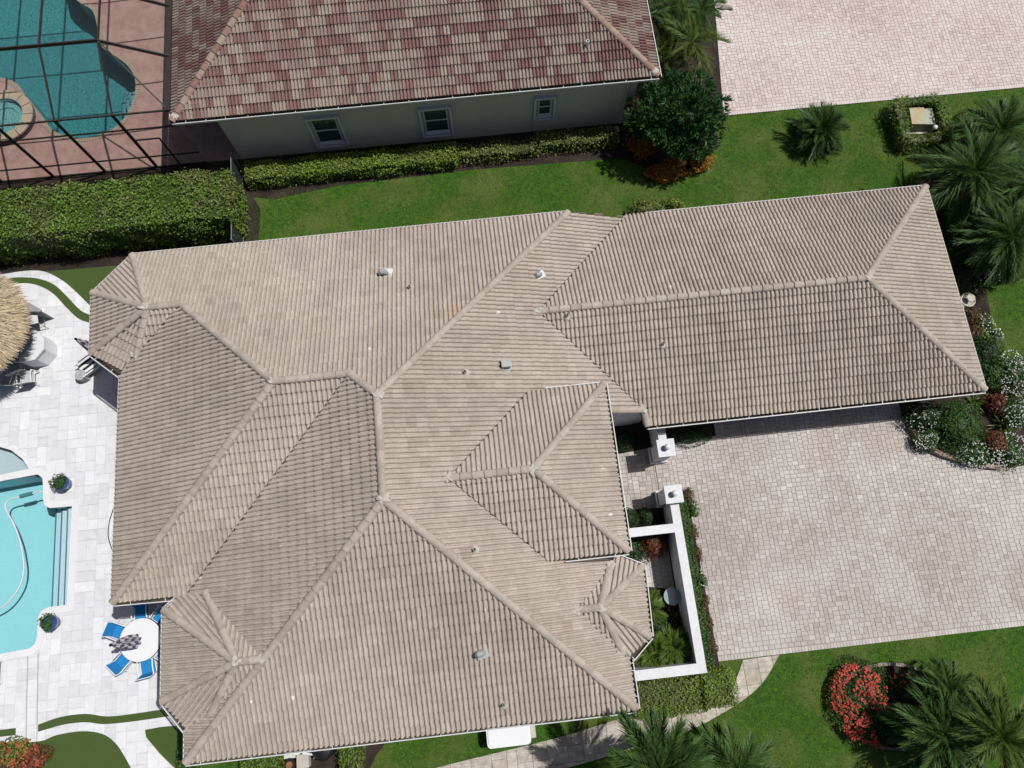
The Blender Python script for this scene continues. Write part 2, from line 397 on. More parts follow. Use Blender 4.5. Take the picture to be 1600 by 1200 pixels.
class RoofTiler:
    def __init__(s, owner, mat, tintfun, nbig=300, seed=3, ntint=10, shape=None):
        s.sh = shape or SH_MAIN; s.owner, s.mat, s.tf, s.nbig = owner, mat, tintfun, nbig; s.full = []; s.stuff = MB(); s.rnd = random.Random(seed); s.nt = ntint
    def face(s, P, inset=0.0, u_off=0.0):
        P = [Vector(p) for p in P]; TW, CRS, TU, LIP, tile_h = s.sh.tw, s.sh.crs, s.sh.tu, s.sh.lip, s.sh.height
        n = Vector((0, 0, 0))
        for i in range(len(P)): n += (P[i]-P[0]).cross(P[(i+1) % len(P)]-P[0])
        n.normalize()
        if n.z < 0: n = -n
        U = Vector((-n.y, n.x, 0)).normalized(); V = n.cross(U)          # V points up the slope
        if V.z < 0: V = -V; U = -U
        zmin = min(P, key=lambda q: q.z); O = zmin.copy()
        uv = [((q-O).dot(U), (q-O).dot(V)) for q in P]
        vd = [0.030 if is_valley(P[i], P[(i+1) % len(P)]) else 0.0 for i in range(len(P))]
        if any(vd): uv = inset_edges(uv, vd)
        rg = Region(uv)
        x0, y0, x1, y1 = rg.bb
        i0, i1 = math.floor((x0-u_off)/TW), math.ceil((x1-u_off)/TW); j1 = math.ceil(y1/CRS)
        for j in range(0, j1):
            ju = s.rnd.uniform(-0.004, 0.004)
            for i in range(i0, i1):
                a, b = u_off+i*TW+ju, j*CRS-0.03+0.03*(j > 0)*0
                b = j*CRS
                st = rg.rect(a, b, a+TW, b+CRS)
                if st == 0: continue
                W0 = O+U*(a+TW/2)+V*(b+CRS/2)
                t = s.tf(W0, s.rnd); dn = s.rnd.uniform(-0.003, 0.004)
                if st == 2: s.full.append(((W0-cam.location).length, O+U*a+V*b+n*dn, U, V, n, t))
                else:
                    s.stuff.ct = t
                    for k in range(len(TU)-1):
                        q = [(a+TU[k], b-0.004), (a+TU[k+1], b-0.004), (a+TU[k+1], b+CRS), (a+TU[k], b+CRS)]
                        for pl in rg.clip(q):
                            s.stuff.poly([tuple(O+U*x+V*y+n*(dn+tile_h(min(max(x-a, 0), TW), min(max(y-b, 0), CRS)))) for x, y in pl])
                        um = a+(TU[k]+TU[k+1])/2
                        if rg.has((um, b+0.01)):
                            pts = []
                            for x, lo in ((TU[k], 1), (TU[k+1], 1), (TU[k+1], 0), (TU[k], 0)): pts.append(tuple(O+U*(a+x)+V*(b-0.004)+n*(dn+tile_h(x, 0)-LIP*lo)))
                            s.stuff.poly(pts)
    def finish(s):
        s.full.sort(key=lambda q: q[0]); tm = {}
        base = s.sh.template(0.5); bv = np.array([v.co[:] for v in base.vertices]); bf = [tuple(p.vertices) for p in base.polygons]
        VV, FF, TT = [], [], []; nv = 0; fa = np.array(bf)
        for q, (d, o, U, V, n, t) in enumerate(s.full):
            if q < s.nbig:
                tq = int(min(t, 0.999)*s.nt)
                if tq not in tm: tm[tq] = s.sh.template((tq+0.5)/s.nt); tm[tq].materials.append(s.mat)
                ob = link('tile', tm[tq], None, s.owner)
                ob.matrix_local = Matrix(((U.x, V.x, n.x, o.x), (U.y, V.y, n.y, o.y), (U.z, V.z, n.z, o.z), (0, 0, 0, 1)))
            else:
                M = np.array([U, V, n]); VV.append(bv@M+np.array(o)); FF.append(fa+nv); nv += len(bv); TT.append(np.full(len(bv), t))
        bpy.data.meshes.remove(base)
        if VV:
            o = link('tile_field', npmesh('tile_field', np.vstack(VV), np.vstack(FF), np.concatenate(TT)), s.mat, s.owner); o['kind'] = 'stuff'
        if s.stuff.f: tag(s.stuff.build('cut_tile_field', s.mat, s.owner, tint=True), kind='stuff')

def ridge_mesh(L=0.42, r=0.135, tval=0.5, n=9):
    mb = MB(); mb.ct = tval
    def row(x, rr, dz): return [mb.p(x, rr*math.cos(math.pi*k/n), dz+rr*0.78*math.sin(math.pi*k/n)) for k in range(n+1)]
    a, b = row(0, r*1.07, 0.016), row(L, r*0.95, -0.012)
    for k in range(n): mb.f.append([a[k], a[k+1], b[k+1], b[k]])
    c, d = row(0, r*1.07, 0.016), row(0, r*0.80, -0.02)
    for k in range(n): mb.f.append([d[k], d[k+1], c[k+1], c[k]])
    return mesh('ridge_tile', mb.v, mb.f, mb.t)
class Ridger:
    def __init__(s, owner, mat, r=0.135, seed=5, step=0.40): s.o, s.m, s.r, s.rn, s.tm, s.step = owner, mat, r, random.Random(seed), {}, step
    def run(s, a, b, lift=0.035):
        a, b = Vector(a), Vector(b)
        if a.z > b.z: a, b = b, a                    # lower end first: upper tiles lap over lower
        d = b-a; L = d.length; n = max(1, round(L/s.step)); st = L/n; d /= L
        sx = Vector((0, 0, 1)).cross(d).normalized(); up = d.cross(sx)
        for k in range(n):
            tq = s.rn.randrange(6); key = tq
            if key not in s.tm: s.tm[key] = ridge_mesh(0.44, s.r, (tq+0.5)/6); s.tm[key].materials.append(s.m)
            o = link('ridge_tile', s.tm[key], None, s.o); p = a+d*(k*st)+up*(lift+s.rn.uniform(-.004, .004)); w = s.rn.uniform(-.012, .012)
            e = (d+sx*w).normalized(); e2 = up.cross(e).normalized()
            o.matrix_local = Matrix(((e.x, e2.x, up.x, p.x), (e.y, e2.y, up.y, p.y), (e.z, e2.z, up.z, p.z), (0, 0, 0, 1)))

# ------------------------------------------------------------------ foliage helpers
def rand_dirs(n, rng): 
    v = rng.normal(size=(n, 3)); return v/np.linalg.norm(v, axis=1, keepdims=True)
def leaf_quads(P, Nn, L, asp, rng, jitter=0.7):
    n = len(P); N2 = Nn+rng.normal(size=(n, 3))*jitter; N2 /= np.linalg.norm(N2, axis=1, keepdims=True)+1e-9
    A = np.cross(N2, rand_dirs(n, rng)); A /= np.linalg.norm(A, axis=1, keepdims=True)+1e-9
    B = np.cross(N2, A); ln = (L*rng.uniform(0.6, 1.25, n))[:, None]
    V = np.stack([P-A*ln*0.5, P+B*ln*asp*0.5+A*ln*0.05, P+A*ln*0.5, P-B*ln*asp*0.5+A*ln*0.05], 1).reshape(-1, 3)
    F = np.arange(4*n).reshape(n, 4); return V, F
def lump(D, rng, k=7, amp=0.16, freq=3.0):
    out = np.zeros(len(D))
    for _ in range(k): out += np.cos(D@(rng.normal(size=3)*freq)+rng.uniform(0, 6.28))
    return 1+amp*out/math.sqrt(k)*1.4
def core_quads(c, r, rng_lump=None, n=14, m=8, half=False):
    V = []; 
    for j in range(m+1):
        ph = (math.pi*(0.5 if half else 1.0))*j/m
        for i in range(n): V.append((c[0]+r[0]*math.sin(ph)*math.cos(2*math.pi*i/n), c[1]+r[1]*math.sin(ph)*math.sin(2*math.pi*i/n), c[2]+r[2]*math.cos(ph)))
    F = [(j*n+i, j*n+(i+1) % n, (j+1)*n+(i+1) % n, (j+1)*n+i) for j in range(m) for i in range(n)]
    return np.array(V), np.array(F)
def join(parts):
    VV, FF, TT, k = [], [], [], 0
    for V, F, t in parts: VV.append(V); FF.append(F+k); TT.append(t); k += len(V)
    return np.vstack(VV), np.vstack(FF), np.concatenate(TT)
def crown_points(c, r, n, rng, amp=0.16, freq=3.0, low=-0.35, depth=0.35):
    D = rand_dirs(int(n*1.8), rng); D = D[D[:, 2] > low][:n]
    rad = lump(D, rng, amp=amp, freq=freq)*(1-depth*rng.random(len(D))**2)
    return np.array(c)+D*np.array(r)*rad[:, None], D
FOL = {}
def leafmat(key, c1, c2, **kw):
    if key not in FOL: FOL[key] = pm('leaf_'+key, c1, c2, scale=kw.pop('scale', 5), rough=kw.pop('rough', 0.5), tint=kw.pop('tint', 0.5), spec=kw.pop('spec', 0.35), trans=kw.pop('trans', 0.18), **kw)
    return FOL[key]
LM_HEDGE = leafmat('hedge', (0.155, 0.25, 0.035), (0.07, 0.15, 0.02), scale=9, tint=0.7, c3=(0.17, 0.15, 0.07), s3=0.8, amt3=0.55)
LM_BRIGHT = leafmat('bright', (0.21, 0.29, 0.035), (0.10, 0.18, 0.02), tint=0.7, c3=(0.15, 0.15, 0.07), s3=0.5, amt3=0.5)
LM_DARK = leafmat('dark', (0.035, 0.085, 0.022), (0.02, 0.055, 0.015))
LM_TREE = leafmat('tree', (0.055, 0.135, 0.035), (0.03, 0.085, 0.025), rough=0.45)
LM_MID = leafmat('mid', (0.065, 0.14, 0.025), (0.035, 0.09, 0.018))
LM_ORANGE = leafmat('orange', (0.50, 0.20, 0.02), (0.20, 0.10, 0.015))
LM_RED = leafmat('red', (0.22, 0.04, 0.03), (0.09, 0.07, 0.025))
LM_WINE = leafmat('wine', (0.15, 0.06, 0.035), (0.07, 0.085, 0.025))
LM_GREY = leafmat('grey', (0.20, 0.24, 0.06), (0.11, 0.14, 0.035), tint=0.7)
LM_PALM = leafmat('palm', (0.075, 0.145, 0.034), (0.042, 0.092, 0.022), rough=0.5, spec=0.22, tint=0.65)
LM_PALMY = leafmat('palm_yellow', (0.12, 0.165, 0.03), (0.06, 0.11, 0.022), rough=0.5, spec=0.22)
LM_PALMB = leafmat('palm_bright', (0.13, 0.19, 0.028), (0.06, 0.12, 0.018), rough=0.5)
LM_STRAP = leafmat('strap', (0.12, 0.17, 0.03), (0.07, 0.12, 0.025))
LM_BROM = leafmat('bromeliad', (0.34, 0.28, 0.10), (0.16, 0.12, 0.04))
LM_GRASS = leafmat('blade', (0.105, 0.25, 0.014), (0.05, 0.14, 0.010), scale=1.3, rough=0.6, tint=0.7, c3=(0.20, 0.28, 0.04), s3=0.5, amt3=0.6)
M_RFLOW = pm('petal_red', (0.66, 0.12, 0.075), (0.56, 0.07, 0.06), scale=9, rough=0.5, trans=0.2)
M_WFLOW = pm('petal_white', (0.78, 0.80, 0.76), (0.66, 0.70, 0.64), scale=9, rough=0.5, trans=0.2)
M_PFLOW = pm('petal_coral', (0.55, 0.13, 0.06), (0.34, 0.10, 0.04), scale=9, rough=0.5, trans=0.2)
M_BARK = pm('bark', (0.14, 0.10, 0.07), (0.07, 0.05, 0.035), scale=14, rough=0.9, bump=0.5)
M_SOIL = pm('mulch', (0.045, 0.033, 0.027), (0.018, 0.013, 0.011), scale=22, rough=0.95, bump=0.8, c3=(0.085, 0.06, 0.05), s3=1.2)

def shrub(name, label, cat, base, r, zc, n, size, mat, seed, asp=0.5, flowers=None, group=None, amp=0.17, freq=3.0, stems=True, low=-0.5, depth=0.35, jitter=0.7):
    """base (x,y), radii r=(rx,ry,rz), centre height zc"""
    rng = np.random.default_rng(seed); t = thing(name, label, cat, (base[0], base[1], 0), 0, group)
    P, D = crown_points((0, 0, zc), r, n, rng, amp, freq, low, depth); P[:, 2] = np.maximum(P[:, 2], 0.03)
    V, F = leaf_quads(P, D*0.8+np.array([0, 0, 0.5]), size, asp, rng, jitter)
    tt = np.repeat(np.clip(rng.normal(0.5, 0.22, len(P)), 0, 1), 4)
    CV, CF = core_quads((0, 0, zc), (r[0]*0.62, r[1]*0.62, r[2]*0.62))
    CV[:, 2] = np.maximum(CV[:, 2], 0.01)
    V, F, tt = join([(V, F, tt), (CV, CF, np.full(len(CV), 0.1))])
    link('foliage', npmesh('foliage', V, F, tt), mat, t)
    if stems:
        mb = MB()
        for k in range(5):
            a = 6.28*k/5+seed; mb.tube([(0.08*math.cos(a)*r[0], 0.08*math.sin(a)*r[1], -0.02), (0.3*math.cos(a)*r[0], 0.3*math.sin(a)*r[1], zc*0.7)], [0.03, 0.015], 5)
        mb.build('stem', M_BARK, t)
    if flowers:
        fm, fn, fs, sel = flowers
        P, D = crown_points((0, 0, zc), (r[0]*1.04, r[1]*1.04, r[2]*1.06), fn, rng, amp*0.8, freq, 0.05, 0.06)
        if sel: 
            k = sel(P); P, D = P[k], D[k]
        P[:, 2] = np.maximum(P[:, 2], 0.05)
        a = [leaf_quads(P+rng.normal(size=P.shape)*fs*0.25, D*0.4+np.array([0, 0, 1.0]), fs, 0.85, rng, 0.45) for _ in range(2)]
        V, F, tt = join([(v, f, np.full(len(v), 0.5)) for v, f in a])
        tag(link('blossom', npmesh('blossom', V, F, tt), fm, t), kind='stuff')
    return t

def hedge(name, label, boxes, mat, seed, dens=420, size=0.085, cat='hedge', rough=0.09, asp=0.55, group=None, gaps=0.0, slope=0.0):
    """boxes: list of (x0,y0,x1,y1,h) in plan; leaves over top and sides"""
    rng = np.random.default_rng(seed); bx = boxes[0]; org = np.array([(bx[0]+bx[2])/2, (bx[1]+bx[3])/2, 0])
    t = thing(name, label, cat, tuple(org), 0, group); parts = []
    for (x0, y0, x1, y1, h) in boxes:
        w, d = x1-x0, y1-y0
        faces = [((x0, y0, h), (w, 0, 0), (0, d, 0), (0, 0, 1)), ((x0, y0, 0), (w, 0, 0), (0, 0, h), (0, -1, 0)), ((x0, y1, 0), (w, 0, 0), (0, 0, h), (0, 1, 0)),
                 ((x0, y0, 0), (0, d, 0), (0, 0, h), (-1, 0, 0)), ((x1, y0, 0), (0, d, 0), (0, 0, h), (1, 0, 0))]
        for fi, (o, a, b, n) in enumerate(faces):
            A = np.linalg.norm(np.cross(a, b)); k = int(A*dens*(1.0 if fi == 0 else 0.6))
            s = rng.random((k, 2)); P = np.array(o)+s[:, :1]*np.array(a)+s[:, 1:]*np.array(b)
            und = 0.5*(np.sin(P[:, 0]*2.3+seed)+np.sin(P[:, 1]*3.1+P[:, 0]*1.3)+np.sin(P[:, 2]*4+P[:, 0]*3.7))
            if gaps:
                keep = rng.random(k) > gaps*(0.5+0.5*np.sin(P[:, 0]*1.7+2*np.sin(P[:, 1]*2.1)))
                P, und = P[keep], und[keep]
            P = P+np.array(n)*(und*rough*0.6+rng.normal(0, rough*0.5, len(P))-0.02)[:, None]
            P[:, 2] = np.maximum(P[:, 2], 0.03)
            V, F = leaf_quads(P-org, np.tile(np.array(n)*0.7+np.array([0, 0, 0.55]), (len(P), 1)), size, asp, rng, 0.6)
            parts.append((V, F, np.repeat(np.clip(rng.normal(0.5, 0.22, len(P))+und*0.08, 0, 1), 4)))
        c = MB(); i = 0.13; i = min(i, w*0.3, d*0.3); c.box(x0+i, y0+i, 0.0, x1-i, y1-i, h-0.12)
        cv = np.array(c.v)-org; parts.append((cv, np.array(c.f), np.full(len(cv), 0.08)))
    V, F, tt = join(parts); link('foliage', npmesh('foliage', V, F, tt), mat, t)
    return t

def frond_mesh(L, ll, n, arch, seed, width=0.035, vee=0.35, fwd=0.75, droopl=0.25):
    rng = np.random.default_rng(seed); V, F, T = [], [], []
    def pos(t): return np.array([L*(t-0.10*arch*t*t), 0.0, -L*arch*0.55*t*t])
    def quad(q, tv):
        k = len(V); V.extend(q); F.append((k, k+1, k+2, k+3)); T.extend([tv]*4)
    ts = np.linspace(0, 1, 9)
    for a, b in zip(ts, ts[1:]):
        pa, pb = pos(a), pos(b); wa, wb = 0.024*(1-a)+0.006, 0.024*(1-b)+0.006
        quad([pa+[0, wa, 0], pb+[0, wb, 0], pb+[0, 0, 0.02], pa+[0, 0, 0.025]], 0.75); quad([pa+[0, 0, 0.025], pb+[0, 0, 0.02], pb-[0, wb, 0], pa-[0, wa, 0]], 0.75)
    n = int(n*1.5); width *= 0.72
    for k in range(n):
        t = 0.1+0.9*k/(n-1); p = pos(t); ln = ll*(0.35+0.9*math.sin(math.pi*min(1, (t*0.86+0.10)))**0.8)
        for s in (-1, 1):
            ang = fwd+0.5*t+rng.normal(0, 0.09); z = vee+rng.normal(0, 0.14)
            d = np.array([math.sin(ang), s*math.cos(ang)*math.cos(z), math.cos(ang)*math.sin(z)-0.2*t]); d /= np.linalg.norm(d)
            l = ln*rng.uniform(0.8, 1.1); w = np.cross(d, [0, 0, 1.0]); w /= np.linalg.norm(w)+1e-9
            mid = p+d*l*0.45; tip = p+d*l+np.array([0, 0, -l*droopl]); tv = float(np.clip(rng.normal(0.5, 0.22), 0, 1))
            quad([p-w*width*0.3, p+w*width*0.3, mid+w*width*0.55, mid-w*width*0.55], tv); quad([mid-w*width*0.55, mid+w*width*0.55, tip+w*0.003, tip-w*0.003], tv)
    return npmesh('frond', np.array(V), np.array(F), np.array(T))
def palm(name, label, base, zc, L, nf, mat, seed, ll=None, n=34, elev=(75, -18), arch=1.15, trunk_r=0.13, group=None, stems=1, width=0.036, spread=0.0, vee=0.35, xy_scale=None, leafbase=True):
    rnd = random.Random(seed); t = thing(name, label, 'palm', (base[0], base[1], 0), 0, group); ll = ll or L*0.28
    fm = [frond_mesh(L*f, ll, n, arch*g, seed*10+k, width, vee) for k, (f, g) in enumerate(((1.0, 1.0), (0.88, 0.8), (1.06, 1.25)))]
    for m in fm: m.materials.append(mat)
    for s in range(stems):
        ox, oy = (0, 0) if stems == 1 else (spread*math.cos(6.28*s/stems+seed), spread*math.sin(6.28*s/stems+seed)); hz = zc*(1 if s == 0 else rnd.uniform(0.6, 0.95))
        mb = MB(); k = 8
        mb.tube([(ox*(0.5+0.5*i/k), oy*(0.5+0.5*i/k), -0.05+(hz+0.05)*i/k) for i in range(k+1)], [trunk_r*(1.15-0.3*i/k)+(0.012 if i % 2 else 0) for i in range(k+1)], 9); mb.build('trunk', M_BARK, t)
        m = nf//stems
        for i in range(m):
            fr = (i+0.5)/m; az = i*2.39996+seed+rnd.uniform(-.2, .2); e = elev[0]+(elev[1]-elev[0])*fr**0.8+rnd.uniform(-7, 7)
            o = link('frond', rnd.choice(fm), None, t, (ox, oy, hz)); o.rotation_euler = (rnd.uniform(-.35, .35), -R(e), az); sc = rnd.uniform(0.85, 1.08)*(0.72+0.28*min(1, fr*2.2)); o.scale = (sc, sc, sc)
    return t
def rosette(name, label, cat, base, L, n, w, mat, seed, elev=(80, 15), z0=0.05, arch=0.5, group=None):
    rng = np.random.default_rng(seed); t = thing(name, label, cat, (base[0], base[1], 0), 0, group); V, F, T = [], [], []
    for i in range(n):
        az = i*2.39996+rng.normal(0, .15); fr = (i+.5)/n; e = R(elev[0]+(elev[1]-elev[0])*fr+rng.normal(0, 5)); l = L*rng.uniform(.75, 1.1); tv = float(np.clip(rng.normal(.5, .25), 0, 1))
        d = np.array([math.cos(az)*math.cos(e), math.sin(az)*math.cos(e), math.sin(e)]); s = np.array([-math.sin(az), math.cos(az), 0]); prev = None
        for k, (tt, ww) in enumerate(((0, .5), (.35, 1.), (.7, .75), (1, .06))):
            p = d*l*tt+np.array([0, 0, z0-arch*l*tt*tt*0.6*math.cos(e)]); p[2] = max(p[2], 0.02); cur = (p-s*w*ww/2, p+s*w*ww/2)
            if prev is not None:
                b = len(V); V.extend([prev[0], prev[1], cur[1], cur[0]]); F.append((b, b+1, b+2, b+3)); T.extend([tv]*4)
            prev = cur
    link('foliage', npmesh('foliage', np.array(V), np.array(F), np.array(T)), mat, t)
    mb = MB(); mb.tube([(0, 0, -0.03), (0, 0, max(z0, 0.08))], 0.05, 7); mb.build('stem', M_BARK, t)
    return t

# ================================================================== THE SETTING
M_LAWN = pm('lawn_ground', (0.052, 0.130, 0.010), (0.024, 0.068, 0.007), scale=5, rough=0.95, bump=0.6, bscale=60, c3=(0.13, 0.14, 0.04), s3=0.45, amt3=0.6)
M_JOINT = pm('joint_sand', (0.36, 0.33, 0.305), (0.25, 0.23, 0.21), scale=20, rough=0.95, bump=0.3)
def clus(seed, sc=0.35):
    rr = random.Random(seed); ks = [(rr.gauss(0, sc*2.4), rr.gauss(0, sc*2.4), rr.uniform(0, 6.28)) for _ in range(6)]
    def f(x, y, rnd): return min(0.999, max(0.0, 0.5+0.075*sum(math.cos(a*x+b*y+c) for a, b, c in ks)+rnd.gauss(0, 0.17)))
    return f
M_PAVE = ramp_mat('driveway_paver', [(0, (0.38, 0.335, 0.31)), (0.35, (0.45, 0.41, 0.385)), (0.6, (0.48, 0.445, 0.42)), (0.85, (0.53, 0.50, 0.48)), (1, (0.60, 0.575, 0.565))], noise=(0.88, 1.08), nscale=7, rough=0.85, c3=(0.62, 0.60, 0.59), amt3=0.55, s3=0.28, specks=((0.45, 0.05, (0.30, 0.27, 0.245), 0.3), (0.23, 0.16, (0.50, 0.40, 0.34), 0.3), (0.9, 0.03, (0.2, 0.18, 0.16), 0.4)))
M_PAVE2 = ramp_mat('pink_paver', [(0, (0.52, 0.42, 0.395)), (0.3, (0.60, 0.50, 0.475)), (0.55, (0.64, 0.56, 0.535)), (0.8, (0.66, 0.60, 0.575)), (1, (0.70, 0.65, 0.63))], noise=(0.92, 1.06), nscale=9, rough=0.85, c3=(0.56, 0.53, 0.51), amt3=0.4, s3=0.35)
DRV_Y0 = -3.97
bed_edge = smooth_curve(xy([(1409, 652), (1418, 668), (1436, 690), (1460, 708), (1490, 718), (1530, 728), (1570, 731), (1640, 722)]), 4)
drive_poly = [(7.5, DRV_Y0), (30.0, DRV_Y0), (30.0, bed_edge[-1][1])]+bed_edge[::-1]+[(bed_edge[0][0], 5.6), (3.0, 5.6), (3.0, -4.3), (6.5, -4.3), (6.62, 2.4), (7.35, 2.5)]
drive_poly = [(7.5, DRV_Y0), (30.0, DRV_Y0), (30.0, bed_edge[-1][1])]+bed_edge[::-1]+[(bed_edge[0][0], 5.6), (6.3, 5.6), (6.3, 2.55), (7.4, 2.5)]
drv = sheet('driveway', drive_poly, 0.018, M_JOINT)
DR = Region(drive_poly)
SZ = [(3, 2), (3, 2), (2, 3), (2, 2)]
lay_pavers(drv, DR, 0.086, SZ, 0.011, 0.007, 0.010, 0.052, M_PAVE, 'paver', 300, seed=11, tintfun=clus(4), rect=(6.3, DRV_Y0+0.19, 30, 6))
# soldier course along the lawn edge
mb = MB()
for k in range(int(22/0.125)):
    mb.ct = random.random()*0.6+0.4; x = 7.5+k*0.125; mb.box(x+.006, DRV_Y0-0.01, 0.006, x+0.119, DRV_Y0+0.175, 0.055)
tag(mb.build('edging_paver_field', M_PAVE, drv, tint=True), kind='stuff')
ent_poly = [(2.6, -3.7), (6.28, -3.7), (6.28, 5.6), (2.6, 5.6)]
ent = sheet('courtyard_paving', ent_poly, 0.018, M_JOINT)
lay_pavers(ent, Region(ent_poly), 0.086, SZ, 0.011, 0.007, 0.010, 0.052, M_PAVE, 'paver', 200, seed=12, tintfun=lambda x, y, r: min(0.99, max(0, r.gauss(0.42, 0.2))))
nd_poly = [(12.15, 19.72), (46, 19.72), (46, 45), (14.6, 45), (13.0, 27)]
nd = sheet('neighbour_driveway', nd_poly, 0.018, M_JOINT)
lay_pavers(nd, Region(nd_poly), 0.086, SZ, 0.010, 0.006, 0.010, 0.052, M_PAVE2, 'paver', 300, seed=13, tintfun=clus(9, 0.5), rect=(12.15, 19.9, 33.0, 31.0))
mb = MB()
for k in range(int(30/0.125)):
    mb.ct = random.random()*0.4+0.5; x = 12.2+k*0.125; mb.box(x+.006, 19.70, 0.006, x+0.119, 19.89, 0.055)
tag(mb.build('edging_paver_field', M_PAVE2, nd, tint=True), kind='stuff')

# stamped stone walkway
M_STONE = ramp_mat('walk_stone', [(0, (0.50, 0.44, 0.37)), (0.4, (0.56, 0.51, 0.44)), (0.7, (0.60, 0.56, 0.50)), (1, (0.64, 0.58, 0.50))], noise=(0.55, 1.12), nscale=4.5, rough=0.9, bump=0.7, c3=(0.34, 0.31, 0.27), amt3=0.5, s3=1.1)
wk_up = smooth_curve(xy([(1160, 1031), (1152, 1055), (1138, 1082), (1100, 1094), (1030, 1104), (960, 1125), (880, 1150), (800, 1170), (690, 1197), (560, 1232)]), 4)
wk_lo = smooth_curve(xy([(1217, 1023), (1196, 1060), (1172, 1085), (1140, 1107), (1085, 1137), (1010, 1162), (930, 1187), (860, 1206), (740, 1236)]), 4)
walk_poly = wk_up+wk_lo[::-1]
wk = sheet('stone_walkway', walk_poly, 0.02, pm('walk_joint', (0.40, 0.36, 0.3), (0.3, 0.27, 0.23), scale=12, rough=0.95))
lay_pavers(wk, Region(walk_poly), 0.19, [(3, 2), (2, 3), (3, 3), (2, 2), (4, 3)], 0.012, 0.012, 0.012, 0.05, M_STONE, 'flagstone', 300, seed=21, zj=0.006)

# ------------------------------------------------------------------ pool terrace of the main house
M_DECK = ramp_mat('deck_marble', [(0, (0.66, 0.675, 0.71)), (0.4, (0.72, 0.735, 0.77)), (0.75, (0.755, 0.77, 0.80)), (1, (0.80, 0.815, 0.845))], noise=(0.88, 1.05), nscale=4, rough=0.7, bump=0.05, c3=(0.70, 0.715, 0.75), amt3=0.35, s3=0.8)
pool_px = [(-160, 775), (-60, 762), (0, 752), (50, 741), (62, 741), (69, 747), (70, 760), (70, 780), (73, 790), (80, 793), (115, 790), (107, 946), (80, 949), (67, 955), (62, 965), (61, 995), (57, 1007), (48, 1014), (0, 1023), (-80, 1036), (-200, 1052)]
POOL = xy(pool_px, 0.0)
shelf_px = [(-60, 757), (-70, 730), (-45, 706), (-20, 698), (0, 697), (20, 703), (38, 717), (47, 731), (50, 739), (0, 748)]
SHELF = xy(shelf_px, 0.0)
deck_top = smooth_curve(xy([(-120, 452), (-40, 437), (0, 430), (40, 424), (70, 425), (100, 440), (125, 462), (146, 482), (175, 500)]), 5)
deck_bot = smooth_curve(xy([(240, 1245), (212, 1210), (195, 1180), (180, 1159), (160, 1146), (130, 1142), (90, 1148), (62, 1158), (0, 1161), (-120, 1172)]), 4)
path_r = smooth_curve(xy([(284, 1128), (282, 1133), (227, 1140), (240, 1165), (260, 1187), (300, 1225), (320, 1245)]), 2)
DECK = deck_top+[(-12.6, 11.5), (-12.2, 0.0), (-10.8, -1.0), (-10.8, -3.5)]+path_r+deck_bot
HOLE = xy([(-160, 775), (-75, 762), (-70, 730), (-45, 706), (-20, 698), (0, 697), (20, 703), (38, 717), (47, 731), (51, 740)]+pool_px[4:], 0.0)
def grow(poly, d):
    poly = ccw(poly); n = len(poly); out = []
    for i in range(n):
        p0, p1, p2 = (Vector(poly[(i+k) % n]) for k in (-1, 0, 1)); a = (p1-p0).normalized(); b = (p2-p1).normalized()
        na, nb = Vector((a.y, -a.x)), Vector((b.y, -b.x)); m = (na+nb); m = m/max(m.length, 1e-6); k = d/max(0.5, m.dot(na)); out.append((p1.x+m.x*k, p1.y+m.y*k))
    return out
deck = sheet('pool_deck', DECK, 0.02, pm('deck_joint', (0.66, 0.67, 0.70), (0.60, 0.61, 0.65), scale=12, rough=0.9), holes=[HOLE])
lay_pavers(deck, Region(DECK, [grow(HOLE, 0.10)]), 0.2, [(3, 2), (2, 3), (2, 2), (2, 4), (2, 3), (4, 2)], 0.006, 0.003, 0.012, 0.05, M_DECK, 'paver', 300, seed=31, rect=(-22.5, -8.2, -10.6, 16), zj=0.002)
M_COPE = pm('coping', (0.76, 0.77, 0.79), (0.70, 0.71, 0.74), scale=3, rough=0.6)
def coping(loop, name, w, owner, h=0.075, mat=None):
    mb = MB(); o = grow(loop, w); i = grow(loop, -0.025); loop = ccw(loop); n = len(o)
    for k in range(n):
        q = (k+1) % n
        mb.poly([(*i[k], h), (*i[q], h), (*o[q], h), (*o[k], h)][::-1]); mb.poly([(*o[k], 0.01), (*o[q], 0.01), (*o[q], h), (*o[k], h)]); mb.poly([(*i[k], h), (*i[q], h), (*i[q], -0.03), (*i[k], -0.03)])
    return mb.build(name, mat or M_COPE, owner)
coping(POOL, 'coping', 0.24, deck); coping(SHELF, 'coping', 0.12, deck, 0.082)
M_PLAST = pm('pool_plaster', (0.60, 0.80, 0.84), (0.54, 0.75, 0.80), scale=14, rough=0.7, bump=0.05)
M_TILEL = pm('waterline_tile', (0.10, 0.22, 0.36), (0.07, 0.16, 0.28), scale=40, rough=0.3)
def basin(name, poly, zb, mat, zt=0.03):
    mb = MB(); rg = Region(poly); P = rg.outer
    for t in rg.T: mb.poly([(x, y, zb) for x, y in t])
    for k in range(len(P)):
        a, b = P[k], P[(k+1) % len(P)]; mb.poly([(*a, zt), (*b, zt), (*b, zb), (*a, zb)])
    return tag(mb.build(name, mat), kind='structure')
def water(name, poly, zt, zb, mat):
    mb = MB(); rg = Region(grow(poly, 0.03))
    for t in rg.T: mb.poly([(x, y, zt) for x, y in t]); mb.poly([(x, y, zb) for x, y in t][::-1])
    P = rg.outer
    for k in range(len(P)): a, b = P[k], P[(k+1) % len(P)]; mb.poly([(*a, zb), (*b, zb), (*b, zt), (*a, zt)])
    return tag(mb.build(name, mat), kind='structure')
pb = basin('pool_basin', POOL, -1.35, M_PLAST)
